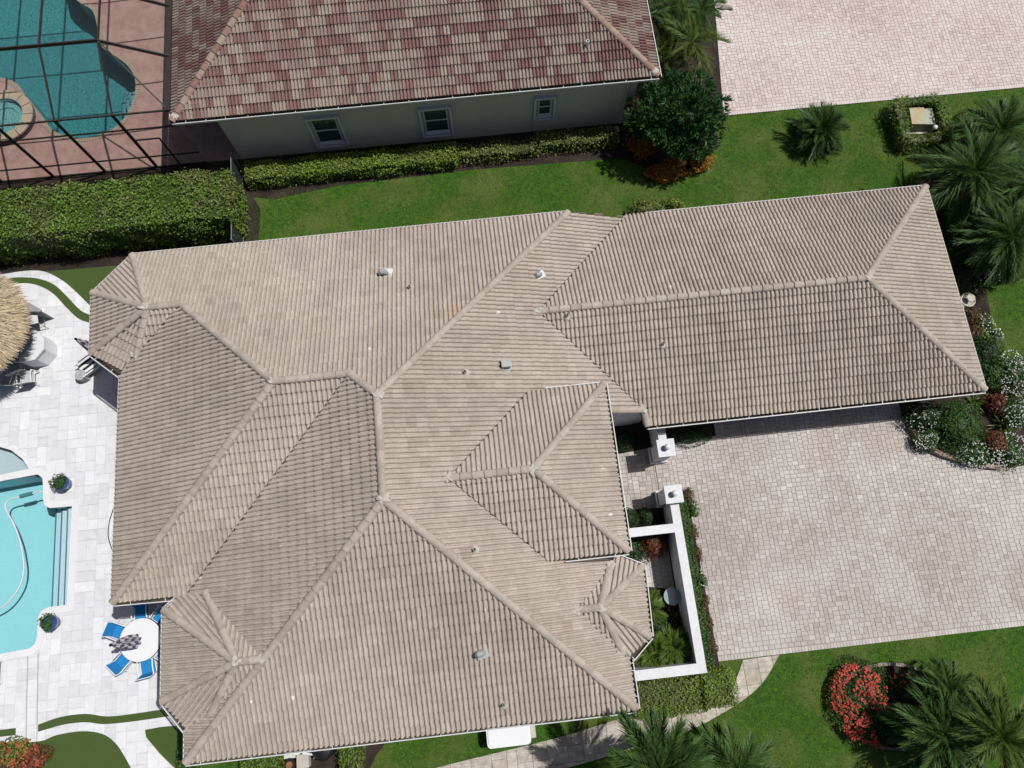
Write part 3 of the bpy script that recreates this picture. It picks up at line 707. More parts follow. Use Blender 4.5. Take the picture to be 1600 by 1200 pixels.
sb = basin('sun_shelf_basin', SHELF, -0.30, pm('shelf_plaster', (0.50, 0.58, 0.62), (0.45, 0.53, 0.57), scale=14, rough=0.7))
# waterline tile band and entry steps
mb = MB(); P = grow(POOL, -0.012); n = len(P)
for k in range(n): a, b = P[k], P[(k+1) % n]; mb.poly([(*a, 0.02), (*b, 0.02), (*b, -0.16), (*a, -0.16)])
mb.build('tile_band', M_TILEL, pb)
M_STEP = pm('step_plaster', (0.60, 0.70, 0.75), (0.54, 0.65, 0.70), scale=14, rough=0.7)
for k, (xt, xb) in enumerate(((106.5, 100.5), (97.5, 91.0), (88.5, 81.5))):
    zt = -0.28-0.24*k; a, b = G(xt, 791, zt), G(xb, 948, zt); e1, e2 = Vector(POOL[10]).to_3d(), Vector(POOL[11]).to_3d()
    mb = MB(); mb.prism(ccw([(a.x, a.y), (e1.x, e1.y), (e2.x, e2.y), (b.x, b.y)]), -1.34, zt); st = mb.build('pool_step', M_STEP, pb)
    mb = MB(); mb.bar((a.x-.004, a.y, zt+0.002), (b.x-.004, b.y, zt+0.002), 0.05, 0.03); mb.build('nosing', M_TILEL, st)
# dividing wall between shelf and pool
a, b = G(-60, 757, 0), G(52, 741, 0); mb = MB(); mb.bar((a.x, a.y, -0.68), (b.x, b.y, -0.68), 0.14, 1.28); mb.build('shelf_wall', M_COPE, pb)
WM = water_mat('pool_water', (0.22, 0.78, 0.82), 0.33, 6.0, 0.45)
water('pool_water', POOL, -0.09, -1.45, WM); water('sun_shelf_water', SHELF, -0.05, -0.36, WM)
# artificial turf strips and patches set into the terrace
M_TURF = pm('artificial_turf', (0.075, 0.115, 0.030), (0.055, 0.09, 0.024), scale=30, rough=0.95, bump=0.5, bscale=90)
def strip(up, lo, name='turf_strip'):
    o = sheet(name, smooth_curve(xy(up), 4)+smooth_curve(xy(lo), 4)[::-1], 0.064, M_TURF, thick=0.05); return o
strip([(8, 437), (30, 434), (60, 436), (85, 445), (105, 463), (122, 481), (135, 490), (160, 498)], [(18, 446), (40, 443), (62, 447), (84, 459), (104, 480), (122, 497), (138, 504), (162, 508)])
strip([(61, 1132), (95, 1120), (135, 1115), (170, 1119), (215, 1114), (262, 1107)], [(61, 1143), (100, 1132), (135, 1128), (165, 1131), (215, 1126), (275, 1117)])
strip([(-60, 1146), (0, 1140), (26, 1137)], [(-60, 1158), (0, 1151), (26, 1148)])
sheet('turf_patch', [*smooth_curve(xy([(57, 1160), (62, 1158), (90, 1148), (130, 1142), (160, 1146), (180, 1159), (195, 1180), (212, 1210)]), 4), *xy([(212, 1215), (50, 1215)])], 0.012, M_TURF)
sheet('turf_patch', xy([(229, 1140), (278, 1133.5), (283, 1133), (300, 1215), (290, 1212), (262, 1187), (242, 1165)]), 0.0124, M_TURF)
sheet('turf_lawn', xy([(70, 425), (100, 440), (125, 462), (146, 482), (190, 500), (215, 400), (140, 405), (60, 412)]), 0.010, M_TURF)
# slot drains across the terrace
mb = MB()
for pa, pb2 in (((45, 1018), (42, 1160)), ((61, 1020), (59, 1158))):
    a, b = G(*pa), G(*pb2); mb.bar((a.x, a.y, 0.047), (b.x, b.y, 0.047), 0.035, 0.02)
mb.build('slot_drain', pm('drain_grey', (0.42, 0.42, 0.45), (0.36, 0.36, 0.4), scale=9), deck)

# ------------------------------------------------------------------ neighbour's terrace and pool
M_PINK = pm('stamped_pink', (0.42, 0.265, 0.23), (0.32, 0.19, 0.165), scale=2.5, rough=0.85, bump=0.25, bscale=9, c3=(0.48, 0.34, 0.30), s3=0.9)
np_px = [(108, -14), (127, 5), (145, 16), (152, 34), (155, 54), (161, 74), (183, 89), (201, 103), (212, 122), (213, 145), (207, 164), (196, 185), (177, 203), (150, 214), (125, 217), (98, 212), (80, 202), (62, 178), (40, 150), (20, 128), (-30, 118), (-90, 110), (-90, -40), (80, -60)]
NPOOL = smooth_curve(xy(np_px), 3, True)
SPC = G(3, 181, 0.35); 
npd_poly = [(-40, 19.86), (-10.2, 19.86), (-10.2, 40), (-40, 40)]
SPA = [(SPC.x+0.95*math.cos(2*math.pi*k/28), SPC.y+0.95*math.sin(2*math.pi*k/28)) for k in range(28)]
npd = sheet('neighbour_pool_deck', npd_poly, 0.03, M_PINK, holes=[NPOOL])
M_BRICK = pm('coping_brick', (0.42, 0.35, 0.27), (0.33, 0.27, 0.21), scale=8, rough=0.85)
Pn = ccw(NPOOL); mo = grow(NPOOL, 0.17); mi = grow(NPOOL, -0.03); mb = MB()
per = 0
for k in range(len(Pn)):
    q = (k+1) % len(Pn); a0, a1, b0, b1 = (Vector(v) for v in (mi[k], mo[k], mi[q], mo[q])); m = max(1, round((b1-a1).length/0.12))
    for j in range(m):
        t0, t1 = (j+.06)/m, (j+.94)/m; mb.prism([tuple(a0.lerp(b0, t0)), tuple(a1.lerp(b1, t0)), tuple(a1.lerp(b1, t1)), tuple(a0.lerp(b0, t1))][::-1], 0.0, 0.055)
tag(mb.build('coping_brick_field', M_BRICK, npd), kind='stuff')
M_PLAST2 = pm('teal_plaster', (0.24, 0.52, 0.53), (0.19, 0.45, 0.46), scale=10, rough=0.7)
nb_ = basin('neighbour_pool_basin', NPOOL, -1.45, M_PLAST2, 0.02)
NSTEP = [(189, 158, 0.95), (196, 152, 0.75), (203, 147, 0.5)]
M_STEP2 = pm('teal_step', (0.22, 0.46, 0.46), (0.19, 0.40, 0.41), scale=10)
for k in range(3):
    rr = 1.15-0.28*k; c = G(216, 148, 0); mb = MB(); pts = []
    for j in range(13):
        a = R(150+j*80/12); pts.append((c.x+rr*1.1*math.cos(a), c.y+0.2+rr*1.35*math.sin(a)))
    pts += [(c.x+0.05, c.y-0.75), (c.x+0.05, c.y+0.7)]
    zt = -0.95+0.22*k; mb.prism(ccw(pts), -1.44, zt); st = mb.build('pool_step', M_STEP2, nb_); mb = MB(); mb.tube([(x, y, zt) for x, y in pts[:13]], 0.022, 5); mb.build('nosing', M_TILEL, st)
WM2 = water_mat('neighbour_water', (0.05, 0.62, 0.68), 0.42, 8.0, 0.9)
water('neighbour_pool_water', NPOOL, -0.08, -1.55, WM2)
sheet('lawn', [(-400, -400), (400, -400), (400, 400), (-400, 400)], 0.0, M_LAWN, holes=[HOLE, NPOOL])
spa = thing('spa', 'round raised stone spa in the screened pool at the left edge', 'spa', (SPC.x, SPC.y, 0))
mb = MB(); mb.lathe(0, 0, [(1.36, -1.4), (1.36, 0.28)], 36, False); mb.build('outer_wall', pm('spa_tile', (0.06, 0.05, 0.10), (0.10, 0.06, 0.09), scale=30, rough=0.3), spa, smooth=True)
for k in range(14):
    a0, a1 = 2*math.pi*(k+.03)/14, 2*math.pi*(k+.97)/14; mb = MB()
    mb.prism([(0.95*math.cos(a0), 0.95*math.sin(a0)), (1.4*math.cos(a0), 1.4*math.sin(a0)), (1.4*math.cos((a0+a1)/2), 1.4*math.sin((a0+a1)/2)), (1.4*math.cos(a1), 1.4*math.sin(a1)), (0.95*math.cos(a1), 0.95*math.sin(a1)), (.95*math.cos((a0+a1)/2), .95*math.sin((a0+a1)/2))], 0.28, 0.35+0.004*(k % 3)); mb.build('cap_stone', pm('spa_stone', (0.50, 0.42, 0.31), (0.42, 0.35, 0.26), scale=4, rough=0.85, bump=0.2), spa)
mb = MB(); mb.lathe(0, 0, [(0.02, 0.05), (0.62, 0.051), (0.63, 0.11), (0.95, 0.112), (0.95, 0.30)], 32, False); mb.build('basin', M_PLAST2, spa, smooth=False)
mb = MB(); mb.lathe(0, 0, [(0.94, 0.04), (0.94, 0.25)], 32); mb.build('water', WM2, spa)

# ================================================================== MAIN HOUSE
S_, SG, SE_ = 0.411, 0.3894, 0.4176
PL = {'N': (0, 1, S_, 9.0652), 'S1': (0, -1, S_, 3.2396), 'W1': (-1, 0, S_, 9.1245), 'W2': (-1, 0, S_, 8.0838), 'E': (1, 0, S_, 4.9896), 'S2': (0, -1, S_, 5.4116),
      'gN': (0, 1, SG, 7.8071), 'gS': (0, -1, SG, 0.5292), 'gE': (1, 0, SG, 9.8049), 'eN': (0, 1, SE_, 7.0879), 'eS': (0, -1, SE_, 4.3282), 'eE': (1, 0, SE_, 6.1505)}
ZE, ZN, ZENT, ZG, ZW = 3.5, 3.458, 4.493, 2.451, 3.492
def prow(k):
    if isinstance(k, (int, float)): return (0, 0, 1, k)
    nx, ny, s, a = PL[k]; return (s*nx, s*ny, 1, a)
def X(*ks):
    A = [prow(k) for k in ks]; v = np.linalg.solve(np.array([r[:3] for r in A]), np.array([r[3] for r in A])); return Vector(v)
def onp(px, py, k):
    d = ray(px, py); a = prow(k); t = (a[3]-a[2]*CAMH)/(a[0]*d.x+a[1]*d.y+a[2]*d.z); return Vector((0, 0, CAMH))+d*t
def zp(k, x, y): nx, ny, s, a = PL[k]; return a-s*(nx*x+ny*y)
V1, V2, V3, V4 = X('N', 'E', 'W2'), X('E', 'W2', 'S2'), X('N', 'S1', 'W2'), X('N', 'S1', 'W1')
NE, JJ, KK, EC = X('N', 'E', ZN), X('W2', 'S2', ZE), X('S2', 'E', ZE), X('W1', 'S1', ZW)
V5, G1, NEG, SEG = X('E', 'gN', 'gS'), X('gN', 'gS', 'gE'), X('gN', 'gE', ZG), X('gS', 'gE', ZG)
RB = X('E', 'gN', ZG)
e1, e2, NEe, SEe, NWe, SWe = X('E', 'eN', 'eS'), X('eN', 'eS', 'eE'), X('eN', 'eE', ZENT), X('eS', 'eE', ZENT), X('E', 'eN', ZENT), X('E', 'eS', ZENT)
t_ = onp(1005, 640, 'E'); VE_y = (0.5292+S_*t_.x-4.9896)/SG; VE = Vector((t_.x, 0, 0))
VE = X('E', 'gS', zp('E', t_.x, 0)); SWG = Vector((VE.x+0.12, SEG.y, ZG))
# bays
A1 = Vector((-13.45, NE.y, ZN)); B1 = Vector((-14.90, 12.2, ZW)); C1 = Vector((-14.86, 9.76, ZW)); D1 = Vector((EC.x, 8.75, ZW))
ap1 = onp(233, 473, 'N'); r_ = onp(278, 476, 'N'); R1 = X('N', 'W1', r_.z); ap1 = Vector((ap1.x, (PL['N'][3]-R1.z)/S_, R1.z)); Q1 = onp(214, 556, 'W1')
F2, G2, H2, I2 = Vector((-11.42, EC.y-0.05, ZE)), Vector((-11.95, 0.17, ZE)), Vector((-11.94, -2.72, ZE)), Vector((JJ.x, -3.72, ZE))
hz = onp(412, 1013, 'W2').z; RE2 = X('W2', 'S2', hz); ap2 = G(370, 1017, hz); ap2.y = RE2.y; U2 = onp(322, 925, 'W2'); W2v = onp(331, 1113, 'W2')
O3, N3, M3, L3 = Vector((3.62, 0.30, ZE)), Vector((4.53, -0.17, ZE)), Vector((4.43, -2.46, ZE)), Vector((KK.x, -3.15, ZE))
RE3 = onp(901, 953, 'E'); ap3 = G(938, 948, RE3.z); ap3.y = RE3.y; X3 = onp(953, 884, 'E'); Y3 = onp(971, 1016, 'E')

house = thing('house', 'large house with beige tiled hip roofs, attached garage wing and walled entry court', 'house', (0, 0, 0))
M_TILE = ramp_mat('beige_tile', [(0, (0.365, 0.305, 0.26)), (0.35, (0.44, 0.378, 0.325)), (0.65, (0.485, 0.42, 0.365)), (1, (0.535, 0.465, 0.405))], noise=(0.80, 1.13), nscale=7, rough=0.88, bump=0.2, c3=(0.315, 0.275, 0.24), amt3=0.42, s3=0.8, specks=True)
M_RIDGE = ramp_mat('beige_ridge', [(0, (0.37, 0.315, 0.27)), (1, (0.47, 0.41, 0.36))], noise=(0.8, 1.12), nscale=8, rough=0.85, bump=0.15)
M_UNDER = pm('roof_underlay', (0.10, 0.085, 0.075), (0.07, 0.06, 0.055), scale=8, rough=0.95)
M_MORT = pm('mortar', (0.54, 0.52, 0.47), (0.46, 0.42, 0.37), scale=9, rough=0.9, bump=0.3)
M_WHITE = pm('white_metal', (0.72, 0.73, 0.73), (0.66, 0.67, 0.68), scale=5, rough=0.45)
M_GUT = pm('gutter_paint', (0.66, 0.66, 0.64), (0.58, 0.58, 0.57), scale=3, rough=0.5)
M_STUC = pm('white_stucco', (0.74, 0.75, 0.77), (0.68, 0.69, 0.72), scale=5, rough=0.85, bump=0.25, bscale=40)
FACES = [[A1, ap1, R1, V4, V3, V1, NE], [R1, V4, EC, D1, Q1], [V4, V3, X('S1', 'W2', ZW), EC], [V3, V1, V2, JJ, Vector((JJ.x, EC.y, ZE))],
         [V1, NE, Vector((X('E', ZG, 'gN').x-0.02, NE.y, zp('E', X('E', ZG, 'gN').x-0.02, 0))), X('E', 'gN', zp('E', RB.x-0.02, 0)), V5, VE, Vector((KK.x, VE.y, ZE)), Vector((KK.x, NWe.y, ZE)), NWe, e1, SWe, Vector((KK.x, SWe.y, ZE)), KK, V2], [V2, JJ, KK],
         [V5, G1, NEG, RB], [V5, G1, SEG, SWG, VE], [G1, NEG, SEG], [e1, e2, NEe, NWe], [e1, e2, SEe, SWe], [e2, NEe, SEe],
         [A1, B1, ap1], [B1, C1, ap1], [C1, D1, Q1, ap1], [ap1, Q1, R1], [F2, G2, ap2, U2], [G2, H2, ap2], [H2, I2, W2v, ap2], [ap2, U2, RE2], [ap2, W2v, RE2],
         [O3, N3, ap3, X3], [N3, M3, ap3], [M3, L3, Y3, ap3], [ap3, X3, RE3], [ap3, Y3, RE3]]
VALLEYS += [(V5, RB), (V5, X('E', 'gN', zp('E', RB.x-0.02, 0))), (V5, VE), (e1, NWe), (e1, SWe), (V3, X('S1', 'W2', ZW)), (V3, Vector((JJ.x, EC.y, ZE))), (U2, RE2), (W2v, RE2), (X3, RE3), (Y3, RE3), (Q1, R1)]
mb = MB()
for P in FACES: mb.poly([(p.x, p.y, p.z-0.012) for p in P])
roof = mb.build('roof', M_UNDER, house)
def main_tint(p, rnd):
    b = 0.5+0.10*math.sin(p.x*0.7+1.3*math.sin(p.y*0.5))+0.08*math.sin(p.y*0.9+p.x*0.3)
    return min(0.999, max(0, b+rnd.gauss(0, 0.13)))
TLR = RoofTiler(roof, M_TILE, main_tint, 300)
for P in FACES: TLR.face(P)
TLR.finish()
RG = Ridger(roof, M_RIDGE)
for a, b in [(V1, V2), (V1, NE), (V3, V1), (V4, V3), (V4, EC), (V4, R1), (R1, ap1), (ap1, A1), (ap1, B1), (ap1, C1), (ap1, Q1), (V2, JJ), (V2, KK), (V5, G1), (G1, NEG), (G1, SEG), (e1, e2), (e2, NEe), (e2, SEe),
             (ap2, G2), (ap2, H2), (ap2, U2), (ap2, W2v), (ap2, RE2), (ap3, N3), (ap3, M3), (ap3, X3), (ap3, Y3), (ap3, RE3), (Vector((3.9, VE.y, zp('E', 3.9, 0))), VE), (SWG, VE)]:
    RG.run(a, b)
rn = random.Random(2)
for p in (V1, V2, V4, ap1, ap2, ap3, G1, e1, e2, V5, RE2, RE3, Q1, Y3, VE, X3):
    V, F = core_quads((0, 0, 0), (0.15, 0.13, 0.03), n=14, m=6); k = lump(V/0.17, np.random.default_rng(int(rn.random()*999)), amp=0.45, freq=5)[:, None]
    link('mortar_patch', npmesh('mortar_patch', V*k, F), M_MORT, roof, (p.x, p.y, p.z+0.125))
# white mortar line along some hips
for a, b in ((V1, V2), (V2, KK), (V4, EC), (V2, JJ)):
    d = (b-a).normalized(); sx = Vector((0, 0, 1)).cross(d).normalized(); sgn = 1 if (sx.x*1+sx.y*-0.2) > 0 else -1
    mb = MB(); mb.bar(a+sx*sgn*0.145+Vector((0, 0, 0.055)), b+sx*sgn*0.145+Vector((0, 0, 0.055)), 0.03, 0.03); mb.build('mortar_line', M_RIDGE, roof)

M_TROUGH = pm('gutter_shade', (0.10, 0.085, 0.07), (0.045, 0.04, 0.035), scale=9, rough=0.95)  # dark brown paints the shade inside the gutter trough
def gutter(owner, a, b, out, mat, zdrop=0.01, w=0.13, every=0.85, off=0.0, tro=None):
    """open gutter along the eave a-b; out is the outward direction"""
    a, b, o = Vector(a), Vector(b), Vector(out).normalized(); d = (b-a).normalized(); z = Vector((0, 0, 1)); mb = MB()
    a = a-z*zdrop; b = b-z*zdrop
    a = a-d*0.02; b = b+d*0.02
    mb.bar(a+o*(off+w)-z*0.022, b+o*(off+w)-z*0.022, 0.030, 0.075); gt = mb.build('gutter', mat, owner)
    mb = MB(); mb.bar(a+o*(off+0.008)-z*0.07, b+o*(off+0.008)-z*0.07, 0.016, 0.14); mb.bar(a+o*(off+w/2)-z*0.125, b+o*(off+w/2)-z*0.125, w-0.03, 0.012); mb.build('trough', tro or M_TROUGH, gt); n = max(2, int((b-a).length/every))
    for k in range(n):
        p = a+(b-a)*((k+0.5)/n)+d*random.uniform(-.12, .12); mb = MB(); mb.bar(p+o*off+z*0.021, p+o*(off+w)+z*0.021, 0.022, 0.006); mb.build('strap', M_WHITE, gt)
    return gt
Nn, Ss, Ee, Ww = (0, 1, 0), (0, -1, 0), (1, 0, 0), (-1, 0, 0)
def dn(p, q): v = Vector(q)-Vector(p); return (v.y, -v.x, 0)
GUT = [(A1, NE, Nn), (B1, A1, dn(A1, B1)), (C1, B1, Ww), (D1, C1, dn(C1, D1)), (EC, D1, Ww), (EC, F2, Ss), (G2, F2, dn(F2, G2)), (H2, G2, Ww), (I2, H2, dn(H2, I2)), (JJ, I2, Ww), (JJ, KK, Ss), (KK, L3, Ee), (L3, M3, dn(L3, M3)), (M3, N3, Ee), (N3, O3, dn(N3, O3)),
       (SWG, SEG, Ss), (SEG, NEG, Ee), (Vector((7.1, NEG.y, ZG)), NEG, Nn), (NEe, SEe, Ee), (Vector((1.85, SWe.y, ZENT)), SEe, Ss), (Vector((1.9, NWe.y, ZENT)), NEe, Nn), (SWG, VE+Vector((0, -0.05, ZG-VE.z)), Ww)]
cen = Vector((-4, 4, 0))
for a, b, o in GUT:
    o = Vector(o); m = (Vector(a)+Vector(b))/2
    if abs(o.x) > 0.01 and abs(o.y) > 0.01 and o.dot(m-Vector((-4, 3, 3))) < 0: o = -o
    south = o.y < -0.3 or (o.x > 0.5 and m.x < 10); gutter(house, a, b, o, M_WHITE, tro=None if south else M_GUT, off=0.0, w=0.13 if south else 0.10)  # painted trough shade on south and house-side east eaves, pale trough elsewhere
# walls
def wallblock(owner, pts, z0, z1, mat=None): mb = MB(); mb.prism(ccw(pts), z0, z1); return mb.build('wall', mat or M_STUC, owner)
wallblock(house, [(-13.0, 1.25), (-11.2, 1.25), (-11.2, -0.1), (-11.3, -0.1), (-11.3, -2.6), (-10.5, -3.4), (-10.5, -4.0), (3.0, -4.0), (3.0, -2.9), (3.8, -2.3), (3.9, -0.3), (3.3, 0.0), (3.3, 5.9), (3.3, 13.0), (-13.1, 13.0), (-14.2, 11.9), (-14.2, 10.0), (-13.0, 9.0)], 0, 3.36)
wallblock(house, [(2.0, 0.95), (3.42, 0.95), (3.42, 5.7), (2.0, 5.7)], 3.37, 4.42)
wallblock(house, [(3.31, VE.y+0.02), (VE.x+0.3, VE.y+0.02), (VE.x+0.3, 5.7), (18.2, 5.7), (18.2, 13.1), (3.31, 13.1)], 0, 2.40)
mb = MB(); mb.poly([(p.x, p.y, 3.41) for p in (A1, B1, C1, D1, EC, F2, G2, H2, I2, JJ, KK, L3, M3, N3, O3, NE)][::-1])
mb.poly([(SWG.x, SWG.y, 2.425), (SWG.x, VE.y, 2.425), (3.35, VE.y, 2.425), (3.35, 13.6, 2.425), (NEG.x, NEG.y, 2.425), (SEG.x, SEG.y, 2.425)]); mb.poly([(1.5, NEe.y, 4.43), (NEe.x, NEe.y, 4.43), (SEe.x, SEe.y, 4.43), (1.5, SEe.y, 4.43)])
mb.build('soffit', M_STUC, house)
# side wall between entry and garage roofs
mb = MB(); mb.poly([(3.3, VE.y-0.02, 0), (VE.x, VE.y-0.02, 0), (VE.x, VE.y-0.02, VE.z-0.02), (3.3, VE.y-0.02, zp('E', 3.3, 0)-0.02)]); mb.build('wall', M_STUC, house)
# garage doors, glazed doors of the pool side and front door under the eaves
M_GLASS = pm('glass_dark', (0.06, 0.08, 0.08), None, rough=0.06, spec=0.6)
for x0, x1 in ((7.6, 12.3), (13.0, 17.7)):
    mb = MB(); mb.box(x0, 5.66, 0.02, x1, 5.70, 2.2); dd = mb.build('garage_door', M_WHITE, house)
    for k in range(4): mb = MB(); mb.box(x0+0.06, 5.64, 0.08+k*0.53, x1-0.06, 5.66, 0.55+k*0.53); mb.build('panel', M_WHITE, dd)
for y0, y1 in ((1.6, 4.0), (4.2, 6.6)):
    mb = MB(); mb.box(-13.06, y0, 0.05, -13.0, y1, 2.5); dd = mb.build('sliding_door', M_WHITE, house)
    for k in range(2): mb = MB(); mb.box(-13.08, y0+0.08+k*1.16, 0.12, -13.06, y0+1.16+k*1.16, 2.42); mb.build('pane', M_GLASS, dd)
mb = MB(); mb.box(3.42, 2.7, 0.05, 3.46, 3.9, 2.5); mb.build('front_door', pm('door_wood', (0.20, 0.10, 0.05), (0.14, 0.07, 0.035), scale=6, rough=0.5), house)

# roof penetrations
M_GALV = pm('galvanised', (0.42, 0.45, 0.45), (0.34, 0.37, 0.37), scale=7, rough=0.45, metal=0.2)
M_HOLE = pm('vent_dark', (0.012, 0.012, 0.012), None, rough=0.9)
def vent_pipe(owner, p, r=0.05, h=0.32, mat=None, base=True):
    mb = MB(); mb.lathe(p.x, p.y, [(r, p.z-0.1), (r, p.z+h), (r*0.72, p.z+h), (r*0.72, p.z+h-0.12)], 12, False); mb.f.append(list(range(len(mb.v)-12, len(mb.v)))); o = mb.build('vent_pipe', mat or M_TILE_PLAIN, owner)
    if base: mb = MB(); mb.lathe(p.x, p.y, [(r*3.0, p.z+0.03), (r*2.4, p.z+0.075), (r*1.1, p.z+0.13)], 12); mb.build('flashing', M_MORT, o)
M_TILE_PLAIN = pm('painted_pipe', (0.40, 0.35, 0.30), (0.34, 0.29, 0.25), scale=8, rough=0.7)
for px, py, k in ((641, 451, 'N'), (886, 495, 'gS'), (1035, 539, 'gS'), (727, 583, 'E'), (742, 859, 'E'), (787, 1100, 'S2')): vent_pipe(house, onp(px, py, k), 0.055, 0.26)
def goose(owner, p, d, white=True, s=1.0):
    """gooseneck vent hood opening towards d"""
    m = M_WHITE if white else M_GALV; d = Vector(d); sx = Vector((-d.y, d.x, 0)); mb = MB()
    mb.obox(p+Vector((0, 0, 0.08)), d*0.24*s, sx*0.20*s, Vector((0, 0, 0.02))); o = mb.build('roof_vent', m, owner)
    mb = MB(); pts = [p+Vector((0, 0, 0.06)), p+Vector((0, 0, 0.2*s)), p+d*0.05*s+Vector((0, 0, 0.27*s)), p+d*0.14*s+Vector((0, 0, 0.27*s)), p+d*0.2*s+Vector((0, 0, 0.2*s))]
    mb.tube(pts, [0.10*s, 0.10*s, 0.11*s, 0.11*s, 0.11*s], 10); mb.build('hood', M_GALV, o)
    mb = MB(); mb.tube([pts[-1]+(pts[-1]-pts[-2]).normalized()*0.003, pts[-1]+(pts[-1]-pts[-2]).normalized()*0.006], 0.09*s, 10); mb.build('opening', M_HOLE, o)
goose(house, onp(604, 429, 'N'), (-1, 0.1, 0)); goose(house, onp(844, 431, 'E'), (-0.8, -0.3, 0), s=0.85); goose(house, onp(755, 1019, 'S2'), (-0.9, -0.2, 0), False)
p = onp(790, 573, 'E'); mb = MB(); mb.box(p.x-.22, p.y-.18, p.z-.05, p.x+.22, p.y+.2, p.z+.10); o = mb.build('roof_vent', M_GALV, house)
mb = MB(); mb.box(p.x-.14, p.y-.1, p.z+.10, p.x+.17, p.y+.17, p.z+.34); mb.build('hood', M_GALV, o); mb = MB(); mb.box(p.x-.146, p.y-.08, p.z+.12, p.x-.14, p.y+.15, p.z+.31); mb.build('opening', M_HOLE, o)
mb = MB(); mb.box(p.x-.2, p.y-.25, p.z+.04, p.x+.16, p.y-.19, p.z+.09); mb.build('flashing', M_MORT, o)

# ================================================================== NEIGHBOUR'S HOUSE
ZH = 3.72; SNS = 0.41
nSW, nSE = G(270, 189, ZH), G(1029, 119.5, ZH); nY = (nSW.y+nSE.y)/2; nSW.y = nSE.y = nY
PL['nS'] = (0, -1, SNS, ZH+SNS*(-nY))
hW, hE = onp(386, 0, 'nS'), onp(905, 0, 'nS')
def ext(a, b, dy): t = dy/(b.y-a.y); return a+(b-a)*t
RW, RE_ = ext(nSW, hW, 7.2), ext(nSE, hE, 7.2)
nNW, nNE = Vector((nSW.x, nY+14.4, ZH)), Vector((nSE.x, nY+14.4, ZH))
nh = thing('house', 'neighbouring house with mixed red and cream tile roof and pale side wall', 'house', (0, 0, 0))
M_TILE2 = ramp_mat('mixed_tile', [(0, (0.205, 0.112, 0.104)), (0.30, (0.25, 0.15, 0.138)), (0.40, (0.27, 0.195, 0.172)), (0.62, (0.32, 0.255, 0.22)), (0.85, (0.37, 0.31, 0.262)), (1, (0.30, 0.21, 0.182))], noise=(0.72, 1.14), nscale=8, rough=0.85, bump=0.2)
M_RIDGE2 = ramp_mat('mixed_ridge', [(0, (0.25, 0.125, 0.105)), (0.5, (0.33, 0.24, 0.19)), (1, (0.38, 0.30, 0.235))], noise=(0.85, 1.1), nscale=8, rough=0.85)
NF = [[nSW, nSE, RE_, RW], [nSW, RW, nNW], [nSE, RE_, nNE], [nNW, nNE, RE_, RW]]
mb = MB()
for P in NF: mb.poly([(p.x, p.y, p.z-0.012) for p in P])
nroof = mb.build('roof', M_UNDER, nh)
_nl = [0.5]
def ntint(p, rnd):
    if rnd.random() > 0.22: _nl[0] = rnd.random()*0.33 if rnd.random() < 0.34 else 0.36+rnd.random()*0.63
    return min(.999, max(0, _nl[0]+rnd.gauss(0, .03)))
T2 = RoofTiler(nroof, M_TILE2, ntint, 300, seed=8, ntint=14, shape=SH_NEI)
for P in NF[:3]: T2.face(P)
T2.finish()
RG2 = Ridger(nroof, M_RIDGE2, r=0.15, seed=9)
for a, b in ((nSW, RW), (nSE, RE_)): RG2.run(a, b)
for p in (nSW, nSE):
    V, F = core_quads((0, 0, 0), (0.18, 0.18, 0.10), n=10, m=6); link('mortar_patch', npmesh('mortar_patch', V, F), M_MORT, nroof, (p.x+(0.15 if p.x < 0 else -0.15), p.y+0.15, p.z+0.13))
for a, b, o in ((nSW, nSE, Ss), (nSE, nNE, Ee), (nNW, nSW, Ww)): gutter(nh, a, b, o, M_WHITE, every=0.9)
M_STUC2 = pm('grey_stucco', (0.82, 0.75, 0.62), (0.76, 0.695, 0.575), scale=3, rough=0.9, bump=0.2, bscale=40)
NWY = 19.85
wallblock(nh, [(-10.42, NWY), (7.62, NWY), (7.62, 33.2), (-10.42, 33.2)], 0, ZH-0.06, M_STUC2)
mb = MB(); mb.poly([(nSW.x, nY, ZH-0.055), (nSE.x, nY, ZH-0.055), (nSE.x, nY+14.4, ZH-0.055), (nSW.x, nY+14.4, ZH-0.055)][::-1]); mb.build('soffit', M_STUC2, nh)
mb = MB(); mb.box(6.52, NWY-0.03, 0, 6.60, NWY, ZH-0.06); mb.build('wall_band', M_STUC2, nh)
M_FRAME = pm('window_frame', (0.84, 0.86, 0.87), (0.78, 0.80, 0.81), scale=6, rough=0.5)
